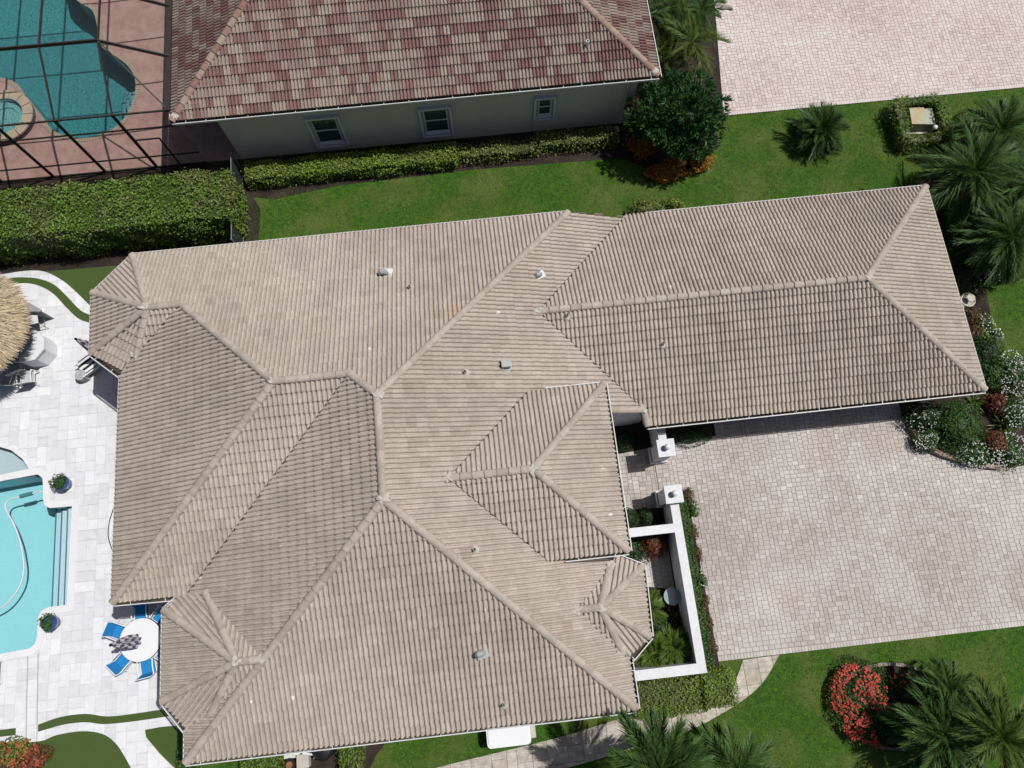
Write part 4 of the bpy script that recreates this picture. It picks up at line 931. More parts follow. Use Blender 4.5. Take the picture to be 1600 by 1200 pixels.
for x0, x1, zb, zt in ((-6.78, -5.38, 0.42, 2.48), (-1.92, -0.55, 0.45, 2.42), (3.16, 4.06, 0.95, 2.42)):
    mb = MB(); y = NWY-0.012
    mb.box(x0+.16, NWY-0.012, zb+.3, x1-.16, NWY-0.006, zt-.1); wd = mb.build('window', M_FRAME, nh)
    zm = zb+.3+(zt-zb-.4)*0.52
    for za, zc in ((zb+.36, zm-.02), (zm+.03, zt-.14)): mb = MB(); mb.box(x0+.21, NWY-0.02, za, x1-.21, NWY-0.014, zc); mb.build('pane', M_GLASS, wd)
    mb = MB()
    mb.box(x0+.16, NWY-0.05, zb+.3, x0+.21, NWY-0.013, zt-.1); mb.box(x1-.21, NWY-0.05, zb+.3, x1-.16, NWY-0.013, zt-.1); mb.box(x0+.212, NWY-0.045, zm-.022, x1-.212, NWY-0.013, zm+.022)
    mb.box(x0+.212, NWY-0.048, zb+.3, x1-.212, NWY-0.013, zb+.352); mb.build('sash', M_FRAME, wd)
    mb = MB(); mb.box(x0-.03, NWY-0.13, zb, x0+.06, NWY-0.003, zt); mb.box(x1-.06, NWY-0.13, zb, x1+.03, NWY-0.003, zt); mb.box(x0-.03, NWY-0.16, zt, x1+.03, NWY-0.003, zt+.10); mb.box(x0, NWY-0.09, zb-.06, x1, NWY-0.003, zb-0.002)
    mb.build('shutter_track', M_FRAME, wd)
    mb = MB(); mb.box(x0+.10, NWY-0.10, zb+.16, x1-.10, NWY-0.013, zb+.27); mb.build('sill', M_FRAME, wd)
mb = MB(); mb.tube([(7.2, NWY-0.06, 0.1), (7.2, NWY-0.06, 1.0), (7.2, NWY-0.06, 3.3), (7.55, nY-0.05, 3.58)], 0.045, 6); mb.build('downspout', M_STUC2, nh)
vent_pipe(nh, onp(917, 73, 'nS'), 0.075, 0.34, M_WHITE, False)

# ================================================================== SCREEN ENCLOSURE OVER THE NEIGHBOUR'S POOL
M_BRONZE = pm('bronze_aluminium', (0.045, 0.04, 0.038), (0.03, 0.028, 0.027), scale=6, rough=0.5)
M_SCREEN = screen_mat('insect_screen', (0.05, 0.05, 0.05), 0.16)
cage = thing('screen_enclosure', 'bronze framed screen enclosure over the free-form pool', 'enclosure', (-18.0, 19.83, 0))
CO = (-18.0, 19.83, 0)
cy0, cy1, cx1, zw, zr = 19.83, 22.4, -12.0, 3.84, 5.08
posts = [-14.28, -16.62, -18.97, -21.32, -23.67, -26.0]
def beam(a, b, w, h, name): mb = MB(CO); mb.bar(a, b, w, h); return mb.build(name, M_BRONZE, cage)
for x in posts:
    beam((x, cy0, 0), (x, cy0, zw), 0.055, 0.13, 'post'); beam((x, cy0, zw), (x, cy1, zr), 0.05, 0.09, 'rafter')
    beam((x, cy1+0.02, zr), (x, 40, zr), 0.05, 0.10, 'roof_beam')
beam((-26, cy0, zw), (cx1, cy0, zw), 0.06, 0.06, 'eave_beam'); beam((-26, cy0-.004, 0.87), (cx1, cy0-.004, 0.87), 0.045, 0.06, 'chair_rail'); beam((-26, cy0-.004, 2.84), (cx1, cy0-.004, 2.84), 0.045, 0.06, 'chair_rail')
beam((-26, cy0-.004, 0.05), (cx1, cy0-.004, 0.05), 0.06, 0.09, 'sole_rail')
for y in (cy1, 24.95, 27.5, 30.0):
    beam((-26, y, zr+0.02), (posts[0], y, zr+0.02), 0.055, 0.16, 'cross_beam'); beam((posts[0], y, zr+0.01), (cx1, y, 3.9), 0.055, 0.15, 'cross_beam')
beam((posts[0], cy1, zr), (cx1, cy0, zw+.02), 0.05, 0.06, 'hip_rafter')
beam((cx1-0.02, cy0-0.05, 3.86), (cx1-0.02, 40, 3.86), 0.22, 0.14, 'super_gutter')
beam((-13.2, cy0, 0), (-13.2, cy0, 2.1), 0.05, 0.06, 'door_post'); beam((-14.28, cy0+.004, 2.1), (-13.2, cy0+.004, 2.1), 0.05, 0.06, 'door_head')
def panel(q): mb = MB(CO); mb.poly(q); mb.build('screen_panel', M_SCREEN, cage)
xs = [cx1]+posts
for a, b in zip(xs, xs[1:]):
    for z0, z1 in ((0.1, 0.84), (0.9, 2.81), (2.87, 3.8)): panel([(a-.03, cy0+.01, z0), (b+.03, cy0+.01, z0), (b+.03, cy0+.01, z1), (a-.03, cy0+.01, z1)])
for a, b in zip(posts, posts[1:]):
    panel([(a-.03, cy0, zw+.02), (b+.03, cy0, zw+.02), (b+.03, cy1, zr+.02), (a-.03, cy1, zr+.02)])
    for y0, y1 in ((cy1, 24.95), (24.95, 27.5), (27.5, 30.0)): panel([(a-.03, y0, zr+.03), (b+.03, y0, zr+.03), (b+.03, y1, zr+.03), (a-.03, y1, zr+.03)])
panel([(posts[0], cy0, zw+.02), (posts[0], cy1, zr+.02), (cx1, cy0, zw+.02)])
panel([(posts[0], cy1, zr+.02), (cx1, cy1, 3.92), (cx1, cy0, 3.9)])
for y0, y1 in ((cy1, 24.95), (24.95, 27.5), (27.5, 30.0)): panel([(posts[0], y0, zr+.03), (cx1, y0, 3.94), (cx1, y1, 3.94), (posts[0], y1, zr+.03)])

# chain link fence with a gate between the properties
M_STEEL = pm('galvanised_steel', (0.30, 0.32, 0.32), (0.24, 0.26, 0.26), scale=8, rough=0.5, metal=0.3)
M_LINK = screen_mat('chain_link', (0.05, 0.06, 0.055), 0.55)
fence = thing('chain_link_fence', 'short chain link fence at the end of the tall hedge', 'fence', (-10.35, 17.0, 0)); FO = (-10.35, 17, 0)
for y in (19.2, 17.6, 15.0):
    mb = MB(FO); mb.tube([(-10.35, y, 0), (-10.35, y, 1.55)], 0.035, 8); mb.build('post', M_STEEL, fence)
for z in (1.5, 0.1): mb = MB(FO); mb.tube([(-10.35, 19.2, z), (-10.35, 15.0, z)], 0.02, 6); mb.build('rail', M_STEEL, fence)
mb = MB(FO); mb.poly([(-10.35, 19.18, 0.1), (-10.35, 15.02, 0.1), (-10.35, 15.02, 1.48), (-10.35, 19.18, 1.48)]); mb.build('mesh_panel', M_LINK, fence)

# ================================================================== ENTRY COURT WALLS AND GATE PILLARS
M_WALL = pm('court_wall', (0.74, 0.76, 0.80), (0.67, 0.69, 0.73), scale=7, rough=0.85, bump=0.15, bscale=40, c3=(0.58, 0.58, 0.58), s3=1.6, amt3=0.4)
cw = thing('courtyard_wall', 'low white wall enclosing the entry court beside the driveway', 'wall', (6.45, -1, 0)); CWO = (6.45, -1, 0)
mb = MB(CWO); mb.prism(ccw([(6.34, 2.05), (6.34, 1.22), (4.0, 1.22), (4.0, 0.95), (6.34, 0.95), (6.34, -3.78), (3.3, -3.78), (3.3, -4.06), (6.58, -4.06), (6.58, 2.05)]), 0, 1.54); mb.build('wall', M_WALL, cw)
mb = MB(CWO); mb.prism(ccw([(6.29, 2.06), (6.29, 1.25), (3.99, 1.25), (3.99, 0.92), (6.29, 0.92), (6.29, -3.75), (3.28, -3.75), (3.28, -4.10), (6.62, -4.10), (6.62, 2.06)]), 1.541, 1.62); mb.build('coping', M_WALL, cw)
def pillar(label, cx, cyy, stub):
    t = thing('gate_pillar', label, 'pillar', (cx, cyy, 0), 0, 'gate pillars of the entry court')
    mb = MB(); mb.box(-.33, -.33, 0, .33, .33, 0.35); mb.build('plinth', M_WALL, t)
    mb = MB(); mb.box(-.27, -.27, 0.351, .27, .27, 1.76); mb.build('shaft', M_WALL, t)
    mb = MB(); mb.box(-.30, -.30, 1.761, .30, .30, 1.82); mb.box(-.34, -.34, 1.821, .34, .34, 1.93); mb.build('cap', M_WALL, t)
    mb = MB(); mb.lathe(0, 0, [(.10, 1.931), (.10, 1.97), (.045, 1.99), (.045, 2.02)]+[(.12*math.sin(math.pi*k/10), 2.13-.12*math.cos(math.pi*k/10)) for k in range(2, 11)], 18); mb.build('finial', M_WALL, t, smooth=True)
    if stub:
        mb = MB(); mb.box(-.16, .331, 0, .16, 1.45, 1.56); mb.build('stub_wall', M_WALL, t)
pillar('white gate pillar with ball finial nearer the garage eave', 6.43, 4.10, True)
pillar('white gate pillar with ball finial at the end of the court wall', 6.42, 2.32, False)

# ================================================================== TIKI HUT, BAR AND TERRACE FURNITURE
M_THATCH = pm('thatch', (0.56, 0.46, 0.32), (0.40, 0.31, 0.20), scale=9, rough=0.95, tint=0.45, bump=0.4, bscale=40)
TK = (-20.35, 11.8)
tiki = thing('tiki_hut', 'round thatched tiki hut at the left edge of the terrace', 'hut', (*TK, 0))
rng = np.random.default_rng(4); VV, TT = [], []
n = 15000; a = rng.random(n)*2*math.pi; s = np.sqrt(rng.random(n)); lay = np.floor(s*12)/12
rr = s*2.22; zz = 4.15-1.62*s**1.05+0.05*rng.random(n)
P0 = np.stack([rr*np.cos(a), rr*np.sin(a), zz], 1); d = np.stack([np.cos(a+rng.normal(0, .16, n)), np.sin(a+rng.normal(0, .16, n)), -0.70+rng.normal(0, .12, n)], 1); d /= np.linalg.norm(d, axis=1, keepdims=True)
sd = np.stack([-np.sin(a), np.cos(a), np.zeros(n)], 1); ln = rng.uniform(.16, .36, n)[:, None]; wd = rng.uniform(.008, .02, n)[:, None]
V = np.stack([P0-sd*wd, P0+sd*wd, P0+d*ln+sd*wd*.4, P0+d*ln-sd*wd*.4], 1).reshape(-1, 3); F = np.arange(4*n).reshape(n, 4); tt = np.repeat(np.clip(rng.normal(.5, .28, n), 0, 1), 4)
mb = MB(); mb.lathe(0, 0, [(0.03, 4.12)]+[(2.2*k/10, 4.10-1.62*(k/10)**1.05) for k in range(1, 11)]+[(2.1, 2.36), (0.05, 3.7)], 40, False)
cv, cf = np.array(mb.v), np.array(mb.f)
V, F, tt = join([(V, F, tt), (cv, cf, np.full(len(cv), .35))]); link('thatch_roof', npmesh('thatch_roof', V, F, tt), M_THATCH, tiki)
for k in range(4):
    aa = R(45+90*k); mb = MB(); mb.tube([(1.5*math.cos(aa), 1.5*math.sin(aa), 0), (1.5*math.cos(aa), 1.5*math.sin(aa), 3.0)], 0.08, 8); mb.build('post', M_BARK, tiki)
M_BAR = pm('bar_white', (0.74, 0.76, 0.80), (0.68, 0.70, 0.74), scale=3, rough=0.5)
bt = G(64, 532, 1.05)
top = xy([(40, 512), (60, 518), (69, 528), (69, 545), (54, 562), (32, 566), (20, 566), (34, 556), (48, 541), (52, 530), (50, 522)], 1.05)
bar = thing('bar_counter', 'white angled bar counter under the edge of the tiki hut', 'counter', (bt.x, bt.y, 0)); BO = (bt.x, bt.y, 0)
mb = MB(BO); mb.prism(ccw(top), 1.0, 1.06); mb.build('counter_top', M_BAR, bar); mb = MB(BO); mb.prism(grow(top, -0.06), 0, 0.999); mb.build('base', M_BAR, bar)
M_GREYM = pm('grey_laminate', (0.36, 0.36, 0.36), (0.30, 0.30, 0.31), scale=5, rough=0.5)
tp2 = xy([(34, 466), (42, 471), (65, 484), (62, 487), (44, 486), (40, 478)], 1.05); c2 = tp2[2]
side = thing('serving_ledge', 'narrow grey ledge poking out from under the tiki thatch', 'ledge', (c2[0], c2[1], 0)); mb = MB((c2[0], c2[1], 0)); mb.prism(ccw(tp2), 1.0, 1.05); mb.build('ledge_top', M_GREYM, side)
mb = MB((c2[0], c2[1], 0)); mb.prism(grow(tp2, -0.05), 0, 0.999); mb.build('base', M_GREYM, side)
def stool(label, x, y, rz):
    t = thing('bar_stool', label, 'stool', (x, y, 0), rz, 'bar stools beside the tiki hut'); mb = MB(); mb.box(-.2, -.2, .70, .2, .2, .74); mb.build('seat', M_WHITE, t)
    for sx in (-1, 1):
        for sy in (-1, 1): mb = MB(); mb.tube([(.23*sx, .23*sy, 0), (.18*sx, .18*sy, .70)], .014, 6); mb.build('leg', M_STEEL, t)
    mb = MB()
    for q in ((-1, -1, 1, -1), (1, -1, 1, 1), (1, 1, -1, 1), (-1, 1, -1, -1)): mb.tube([(.21*q[0], .21*q[1], .3), (.21*q[2], .21*q[3], .3)], .011, 5)
    mb.build('footrest', M_STEEL, t); mb = MB()
    for yy in (-.17, 0, .17): mb.tube([(-.2, yy, .74), (-.26, yy, 1.08)], .011, 5)
    mb.tube([(-.26, -.18, 1.08), (-.26, .18, 1.08)], .014, 5); mb.build('backrest', M_WHITE, t)
p = G(52, 500, .7); stool('thin white metal stool between the grey ledge and the white bar', p.x, p.y, R(10))
# metal armchairs by the tiki hut
M_TTOPW = pm('chair_white', (0.74, 0.75, 0.76), (0.68, 0.69, 0.70), scale=5, rough=0.4)
M_SLING = pm('grey_sling', (0.55, 0.58, 0.59), (0.48, 0.51, 0.52), scale=30, rough=0.8)
M_BLUE = pm('blue_sling', (0.02, 0.25, 0.58), (0.015, 0.21, 0.52), scale=30, rough=0.75)
def armchair(name, label, x, y, rz, fr, sl, group, hb=0.86, w=.29):
    """faces +X"""
    t = thing(name, label, 'chair', (x, y, 0), rz, group); mb = MB()
    mb.obox((0.03, 0, .42), (.25, 0, .02), (0, w-.03, 0), (-.001, 0, .008)); mb.build('seat', sl, t)
    mb = MB(); mb.obox((-.29, 0, .65), (-.065, 0, .22), (0, w-.03, 0), (.008, 0, .003)); mb.build('backrest', sl, t)
    for s in (-1, 1):
        mb = MB(); yy = s*w; mb.tube([(.30, yy, 0), (.27, yy, .44), (.24, yy, .64), (.05, yy, .67), (-.30, yy, .64)], .027, 6); mb.build('arm', fr, t)
        mb = MB(); mb.tube([(-.36, yy, hb+.02), (-.30, yy, .66), (-.22, yy, .40), (-.36, yy, 0)], .019, 6); mb.build('leg', fr, t)
        mb = MB(); mb.tube([(-.22, yy, .40), (.28, yy, .44)], .018, 6); mb.build('seat_rail', fr, t)
    mb = MB(); mb.tube([(-.36, -w, hb+.02), (-.36, w, hb+.02)], .019, 6); mb.tube([(.28, -w, .44), (.28, w, .44)], .017, 6); mb.build('cross_bar', fr, t)
    return t
p = G(42, 590, .45); armchair('armchair', 'silver framed chair with grey mesh seat in front of the bar', p.x, p.y, R(95), M_TTOPW, M_SLING, 'metal chairs by the tiki hut')
p = G(12, 592, .45); armchair('armchair', 'silver framed chair half out of the picture left of the bar', p.x, p.y, R(75), M_TTOPW, M_SLING, 'metal chairs by the tiki hut')
p = G(25, 575, .45); armchair('armchair', 'silver framed chair pushed up under the white bar', p.x, p.y, R(110), M_TTOPW, M_SLING, 'metal chairs by the tiki hut')
# round dining table with chairs and a closed parasol
tc = G(219, 1000, .73); TCX, TCY = tc.x, tc.y
M_TTOP = pm('table_white', (0.82, 0.84, 0.88), (0.79, 0.81, 0.85), scale=5, rough=0.35)
tb = thing('dining_table', 'round white table under the closed parasol', 'table', (TCX, TCY, 0)); mb = MB(); mb.lathe(0, 0, [(.05, .70), (.72, .70), (.76, .715), (.76, .735), (.72, .74), (.71, .732), (.05, .732)], 40); mb.build('table_top', M_TTOP, tb)
mb = MB(); mb.lathe(0, 0, [(.77, .716), (.785, .728), (.77, .742), (.735, .743)], 40, False); mb.build('rim', M_TTOP, tb, smooth=True)
for k in range(4): aa = R(45+90*k); mb = MB(); mb.tube([(.55*math.cos(aa), .55*math.sin(aa), 0), (.35*math.cos(aa), .35*math.sin(aa), .4), (.55*math.cos(aa), .55*math.sin(aa), .70)], .022, 6); mb.build('leg', M_TTOP, tb)
def checker_mat(name, c1, c2, kind):
    m = bpy.data.materials.new(name); m.use_nodes = True; N = m.node_tree.nodes; L = m.node_tree.links; b = N['Principled BSDF']; b.inputs['Roughness'].default_value = .8
    tcn = N.new('ShaderNodeTexCoord'); mp = N.new('ShaderNodeMapping'); L.new(tcn.outputs['Object'], mp.inputs[0])
    if kind == 'bands': t = N.new('ShaderNodeTexChecker'); t.inputs['Scale'].default_value = 1.0; mp.inputs['Scale'].default_value = (7, 7, 4.0); t.inputs[1].default_value = (*c1, 1); t.inputs[2].default_value = (*c2, 1); L.new(mp.outputs[0], t.inputs[0]); L.new(t.outputs[0], b.inputs['Base Color'])
    else:
        t = N.new('ShaderNodeTexWave'); t.wave_type = 'BANDS'; t.bands_direction = kind; t.inputs['Scale'].default_value = 1.35; L.new(mp.outputs[0], t.inputs[0])
        r = N.new('ShaderNodeValToRGB'); r.color_ramp.interpolation = 'CONSTANT'; r.color_ramp.elements[0].color = (*c1, 1); r.color_ramp.elements[1].color = (*c2, 1); r.color_ramp.elements[1].position = .5; L.new(t.outputs['Fac'], r.inputs[0]); L.new(r.outputs[0], b.inputs['Base Color'])
    return m
M_UMB = checker_mat('umbrella_print', (0.13, 0.10, 0.17), (0.66, 0.66, 0.70), 'bands')
M_STR = checker_mat('black_white_stripe', (0.02, 0.022, 0.03), (0.76, 0.77, 0.79), 'Y')
M_BLACK = pm('black_plastic', (0.015, 0.015, 0.018), None, rough=0.5)
def umbrella(label, x, y, z0, z1, r, floor):
    t = thing('patio_umbrella', label, 'umbrella', (x, y, floor), 0, 'closed patio umbrellas'); mb = MB(); mb.tube([(0, 0, 0), (0, 0, z1-floor+.02)], .022, 8); mb.build('pole', M_TTOP, t)
    mb = MB(); n = 16; rows = []
    for k, (zf, rf) in enumerate(((0, .75), (.08, 1.0), (.3, .92), (.6, .66), (.85, .38), (1, .12))):
        rows.append([mb.p((r*rf*(1 if i % 2 else .62))*math.cos(6.283*i/n), (r*rf*(1 if i % 2 else .62))*math.sin(6.283*i/n), (z0+(z1-z0)*zf)-floor) for i in range(n)])
    for a_, b_ in zip(rows, rows[1:]):
        for i in range(n): mb.f.append([a_[i], a_[(i+1) % n], b_[(i+1) % n], b_[i]])
    mb.build('canopy', M_UMB, t); mb = MB(); mb.lathe(0, 0, [(.05, z1-floor-.02), (.055, z1-floor+.03), (.02, z1-floor+.08)], 10); mb.build('finial', M_BLACK, t)
    mb = MB(); mb.lathe(0, 0, [(.25, 0), (.25, .05), (.06, .09)], 16); mb.build('base', M_TTOP, t)
umbrella('closed purple and white parasol standing in the round table', TCX, TCY, 1.0, 2.75, .27, 0.0)
mb = None
for k, (px, py, ph, lb) in enumerate(((178, 984, .45, 'blue sling chair on the pool side of the round table'), (221, 957, .45, 'blue sling chair in eave shade above the round table'), (249, 968, .45, 'blue sling chair half hidden under the eave, upper one'), (250, 1014, .45, 'blue sling chair half hidden under the eave, lower one'), (231, 1043, .45, 'blue sling chair below the table towards the house corner'), (189, 1037, .45, 'blue sling chair below the table towards the pool'))):
    p = G(px, py, ph); an = math.atan2(TCY-p.y, TCX-p.x); v = Vector((p.x-TCX, p.y-TCY)); v = v.normalized()*1.02; armchair('patio_chair', lb, TCX+v.x, TCY+v.y, an+random.uniform(-.08, .08), M_TTOP, M_BLUE, 'blue chairs around the round table', w=.28)
# striped lounge chair, ottoman and parasol by the bay
p = G(152, 548, 1.0); umbrella('closed black and white parasol beside the corner bay', p.x, p.y, 1.0, 2.5, .24, 0.0)
p = G(139, 572, .4); t = thing('lounge_chair', 'lounge chair with black and white striped cushion by the corner bay', 'chair', (p.x, p.y, 0), R(215))
mb = MB(); mb.obox((0, 0, .36), (.36, 0, 0), (0, .30, 0), (0, 0, .06)); mb.build('cushion', M_STR, t)
mb = MB(); mb.obox((-.42, 0, .62), (-.10, 0, .27), (0, .30, 0), (.05, 0, .02)); mb.build('backrest', M_STR, t)
for sy in (-1, 1):
    mb = MB(); mb.bar((-.45, .34*sy, .55), (.40, .34*sy, .55), .05, .03); mb.build('arm', M_TTOP, t)
    for sx in (-.4, .36): mb = MB(); mb.bar((sx, .34*sy, 0), (sx, .34*sy, .54), .035); mb.build('leg', M_TTOP, t)
p = G(126, 586, .4); t = thing('ottoman', 'small round grey patterned ottoman beside the striped chair', 'ottoman', (p.x, p.y, 0)); mb = MB(); mb.lathe(0, 0, [(.22, 0), (.25, .08), (.25, .34), (.22, .40)], 18); mb.build('body', pm('wicker', (0.34, 0.33, 0.34), (0.16, 0.16, 0.17), scale=60, rough=0.8), t); mb = MB(); mb.lathe(0, 0, [(.235, .401), (.235, .43), (.2, .44)], 18); mb.build('cushion', pm('grey_print', (0.55, 0.55, 0.57), (0.24, 0.24, 0.26), scale=26, rough=0.8), t)
p = G(2, 1052, .4); t = thing('sun_lounger', 'blue sun lounger just inside the left edge below the pool', 'lounger', (p.x-0.42, p.y, 0), R(92)); mb = MB(); mb.obox((0, 0, .36), (.45, 0, 0), (0, .29, 0), (0, 0, .03)); mb.build('bed', M_BLUE, t)
for sx in (-.4, .4):
    for sy in (-.26, .26): mb = MB(); mb.bar((sx, sy, 0), (sx, sy, .33), .03); mb.build('leg', M_TTOP, t)
# blue pots
M_POT = pm('glazed_blue', (0.055, 0.095, 0.26), (0.035, 0.07, 0.20), scale=5, rough=0.2, spec=0.6)
for px, py, lb, sd in ((95, 754, 'blue glazed pot with green plant at the upper pool corner', 3), (76, 973, 'blue glazed pot with green plant at the lower pool corner', 8)):
    p = G(px, py, .6); t = thing('planter_pot', lb, 'planter', (p.x, p.y, .05), 0, 'blue pots at the pool corners'); mb = MB(); mb.lathe(0, 0, [(.13, 0), (.22, .18), (.27, .42), (.30, .50), (.30, .53), (.25, .53), (.23, .46), (.02, .46)], 24); mb.build('pot', M_POT, t, smooth=False)
    rg = np.random.default_rng(sd); P, D = crown_points((-.06, .02, .56), (.27, .27, .2), 460, rg, .25); V, F = leaf_quads(P, D+np.array([0, 0, .6]), .09, .5, rg); link('plant', npmesh('plant', V, F, np.repeat(rg.random(len(P)), 4)), LM_MID, t)
# pool cleaner hose
hp = [G(x, y, -0.07) for x, y in smooth_curve([(70, 769), (60, 768), (48, 772), (36, 775), (22, 778), (12, 782), (8, 790), (11, 800), (22, 820), (31, 845), (36, 872), (37, 890), (33, 910), (22, 930), (8, 945), (-8, 955), (-30, 965)], 4)]
t = thing('pool_hose', 'pale pool cleaner hose floating in the turquoise pool', 'hose', tuple(hp[20])); mb = MB(hp[20]); mb.tube(hp, .035, 7); mb.build('hose', pm('hose_white', (0.62, 0.70, 0.72), (0.55, 0.64, 0.66), scale=30, rough=0.5), t, smooth=True)
mb = MB(hp[20]); mb.tube([hp[7]+Vector((0, 0, .02)), hp[13]+Vector((0, 0, .02))], .085, 10); mb.build('float', pm('float_teal', (0.07, 0.22, 0.24), (0.05, 0.17, 0.19), scale=8), t)
hp = [G(x, y, .08) for x, y in smooth_curve([(182, 778), (177, 795), (171, 815), (169, 835), (172, 850), (178, 865), (186, 880)], 5)]
t = tag(MB((0, 0, 0)).build('garden_hose', M_BLACK) if False else (lambda m: (m.tube(hp, .018, 6), m.build('garden_hose', M_BLACK))[1])(MB()), 'thin dark hose on the white terrace along the west eave', 'hose')

# ================================================================== UTILITIES
p = G(1441, 181, .55); ub = thing('utility_box', 'pale yellow green utility box with orange stain inside the hedge ring', 'utility box', (p.x, p.y, 0), R(-6))
M_UBOX = pm('box_green', (0.40, 0.43, 0.30), (0.36, 0.40, 0.28), scale=4, rough=0.6, c3=(0.55, 0.27, 0.12), s3=1.4, amt3=0.7, th3=0.50)
mb = MB(); mb.box(-.54, -.44, .02, .14, .44, .56); mb.build('cabinet', M_UBOX, ub); mb = MB(); mb.box(.141, -.42, .02, .56, .41, .52); mb.build('door', pm('box_grey', (0.40, 0.42, 0.36), (0.36, 0.38, 0.33), scale=4, rough=0.6), ub)
mb = MB(); mb.box(-.72, -.60, 0, .72, .60, .04); mb.build('pad', M_MORT, ub)
p = G(1461, 199, .8); gl = thing('marker_globe', 'small white globe light beside the utility box', 'lamp', (p.x, p.y, 0)); mb = MB(); mb.tube([(0, 0, 0), (0, 0, .72)], .03, 8); mb.build('stake', M_WHITE, gl); mb = MB(); mb.lathe(0, 0, [(.11*math.sin(math.pi*k/8)+.001, .80-.11*math.cos(math.pi*k/8)) for k in range(9)], 14); mb.build('globe', M_TTOP, gl, smooth=True)
p = G(794, 1142, .7); gen = thing('generator', 'white rounded generator cabinet half under the south eave', 'generator', (p.x, p.y, 0), 0)
def rrect(w, h, r, n=5):
    out = []
    for cx_, cy_, a0 in ((w-r, h-r, 0), (-w+r, h-r, 90), (-w+r, -h+r, 180), (w-r, -h+r, 270)):
        for k in range(n+1): a_ = R(a0+90*k/n); out.append((cx_+r*math.cos(a_), cy_+r*math.sin(a_)))
    return out
mb = MB(); mb.prism(rrect(.78, .50, .12), .10, .66); mb.build('cabinet', M_TTOP, gen); mb = MB(); mb.prism(rrect(.80, .52, .14), .661, .72); mb.prism(rrect(.74, .46, .14), .7201, .75); mb.build('lid', M_TTOP, gen)
mb = MB(); mb.box(-.85, -.45, 0.01, 1.0, .55, .10); mb.build('pad', M_MORT, gen)
p = G(482, 1180, .4); eq = thing('pool_equipment', 'white pool pipes, black filter and pump below the south eave', 'pump', (p.x, p.y, 0)); EO = (p.x, p.y, 0)
def gp(x, y, z): return G(x, y, z)
M_PVC = pm('pvc_white', (0.78, 0.78, 0.78), (0.72, 0.72, 0.72), scale=5, rough=0.35)
for pts in ([(444, 1182, .35), (468, 1177, .35), (470, 1160, .35)], [(444, 1184, .25), (462, 1182, .25)], [(473, 1177, .5), (498, 1180, .5), (500, 1165, .5)], [(490, 1184, .3), (512, 1180, .3), (520, 1172, .3)], [(446, 1176, .5), (458, 1174, .5), (492, 1171, .5)]):
    mb = MB(EO); mb.tube([gp(*q) for q in pts], .045, 8); mb.build('pipe', M_PVC, eq, smooth=False)
c = gp(505, 1172, .7); mb = MB(EO); mb.lathe(c.x, c.y, [(.36, .02), (.36, .75), (.28, .86), (.08, .92)], 20); mb.build('filter_tank', M_BLACK, eq, smooth=False)
c = gp(452, 1195, .3); mb = MB(EO); mb.lathe(c.x, c.y, [(.2, 0), (.23, .3), (.20, .34)], 16); mb.build('strainer', M_BLACK, eq); mb = MB(EO); mb.lathe(c.x, c.y, [(.13, .341), (.10, .40)], 14); mb.build('strainer_lid', pm('copper_lid', (0.33, 0.16, 0.07), (0.25, 0.11, 0.05), scale=9, rough=0.4), eq)
c = gp(473, 1188, .3); mb = MB(EO); mb.box(c.x-.22, c.y-.26, .0, c.x+.22, c.y+.2, .32); mb.build('control_box', pm('box_beige', (0.52, 0.49, 0.44), (0.46, 0.43, 0.39), scale=4), eq)
# garden fountain
p = G(1513, 468, .75); ft = thing('fountain', 'small pale stone tiered fountain at the east end of the garage', 'fountain', (p.x, p.y, 0)); M_CAST = pm('cast_stone', (0.56, 0.54, 0.46), (0.46, 0.44, 0.37), scale=8, rough=0.85)
mb = MB(); mb.lathe(0, 0, [(.28, 0), (.22, .1), (.10, .2), (.09, .5), (.14, .6)], 18); mb.build('pedestal', M_CAST, ft); mb = MB(); mb.lathe(0, 0, [(.10, .601), (.30, .70), (.32, .75), (.27, .75), (.2, .69), (.02, .68)], 22); mb.build('bowl', M_CAST, ft); mb = MB(); mb.lathe(0, 0, [(.05, .70), (.06, .85), (.16, .92), (.17, .96), (.05, .94)], 14); mb.build('upper_bowl', M_CAST, ft)
# glass garden table in the court
p = G(1058, 931, .72); gt = thing('glass_table', 'round glass table in the shaded entry court', 'table', (p.x-.18, p.y, 0)); mb = MB(); mb.lathe(0, 0, [(.33, .70), (.33, .715)], 28); mb.build('table_top', pm('frosted_glass', (0.34, 0.42, 0.48), (0.28, 0.36, 0.42), scale=6, rough=0.15, spec=0.6), gt)
for k in range(3): aa = 2.1*k; mb = MB(); mb.tube([(.28*math.cos(aa), .28*math.sin(aa), 0), (.10*math.cos(aa), .10*math.sin(aa), .4), (.26*math.cos(aa), .26*math.sin(aa), .70)], .014, 6); mb.build('leg', M_BLACK, gt)

# ================================================================== BEDS
def bed(name, px, z=0.022, mat=None, n=4, closed=True): return sheet(name, smooth_curve(xy(px), n, True), z, mat or M_SOIL)
bedE = sheet('planting_bed', bed_edge+[(30, bed_edge[-1][1]), (30, 5.6)]+xy([(1600, 560), (1560, 560), (1552, 520), (1545, 480), (1538, 440), (1530, 400), (1540, 340), (1530, 270), (1505, 215), (1480, 222), (1455, 245), (1440, 280)])+[(18.3, 13.6), (18.3, 5.2), (bed_edge[0][0], 5.2)], 0.024, M_SOIL)
sheet('planting_bed', [(6.60, 2.5), (7.42, 2.5), (7.52, -4.4), (6.60, -4.4)], 0.023, M_SOIL)
sheet('planting_bed', [(4.0, -3.75), (6.3, -3.75), (6.3, -1.2), (4.9, -0.9), (4.6, 0.2), (4.9, 0.94), (3.3, 0.94), (3.3, -3.0)], 0.057, M_SOIL)
sheet('planting_bed', [(3.3, 1.23), (6.3, 1.23), (6.3, 2.0), (3.3, 2.1)], 0.058, M_SOIL)
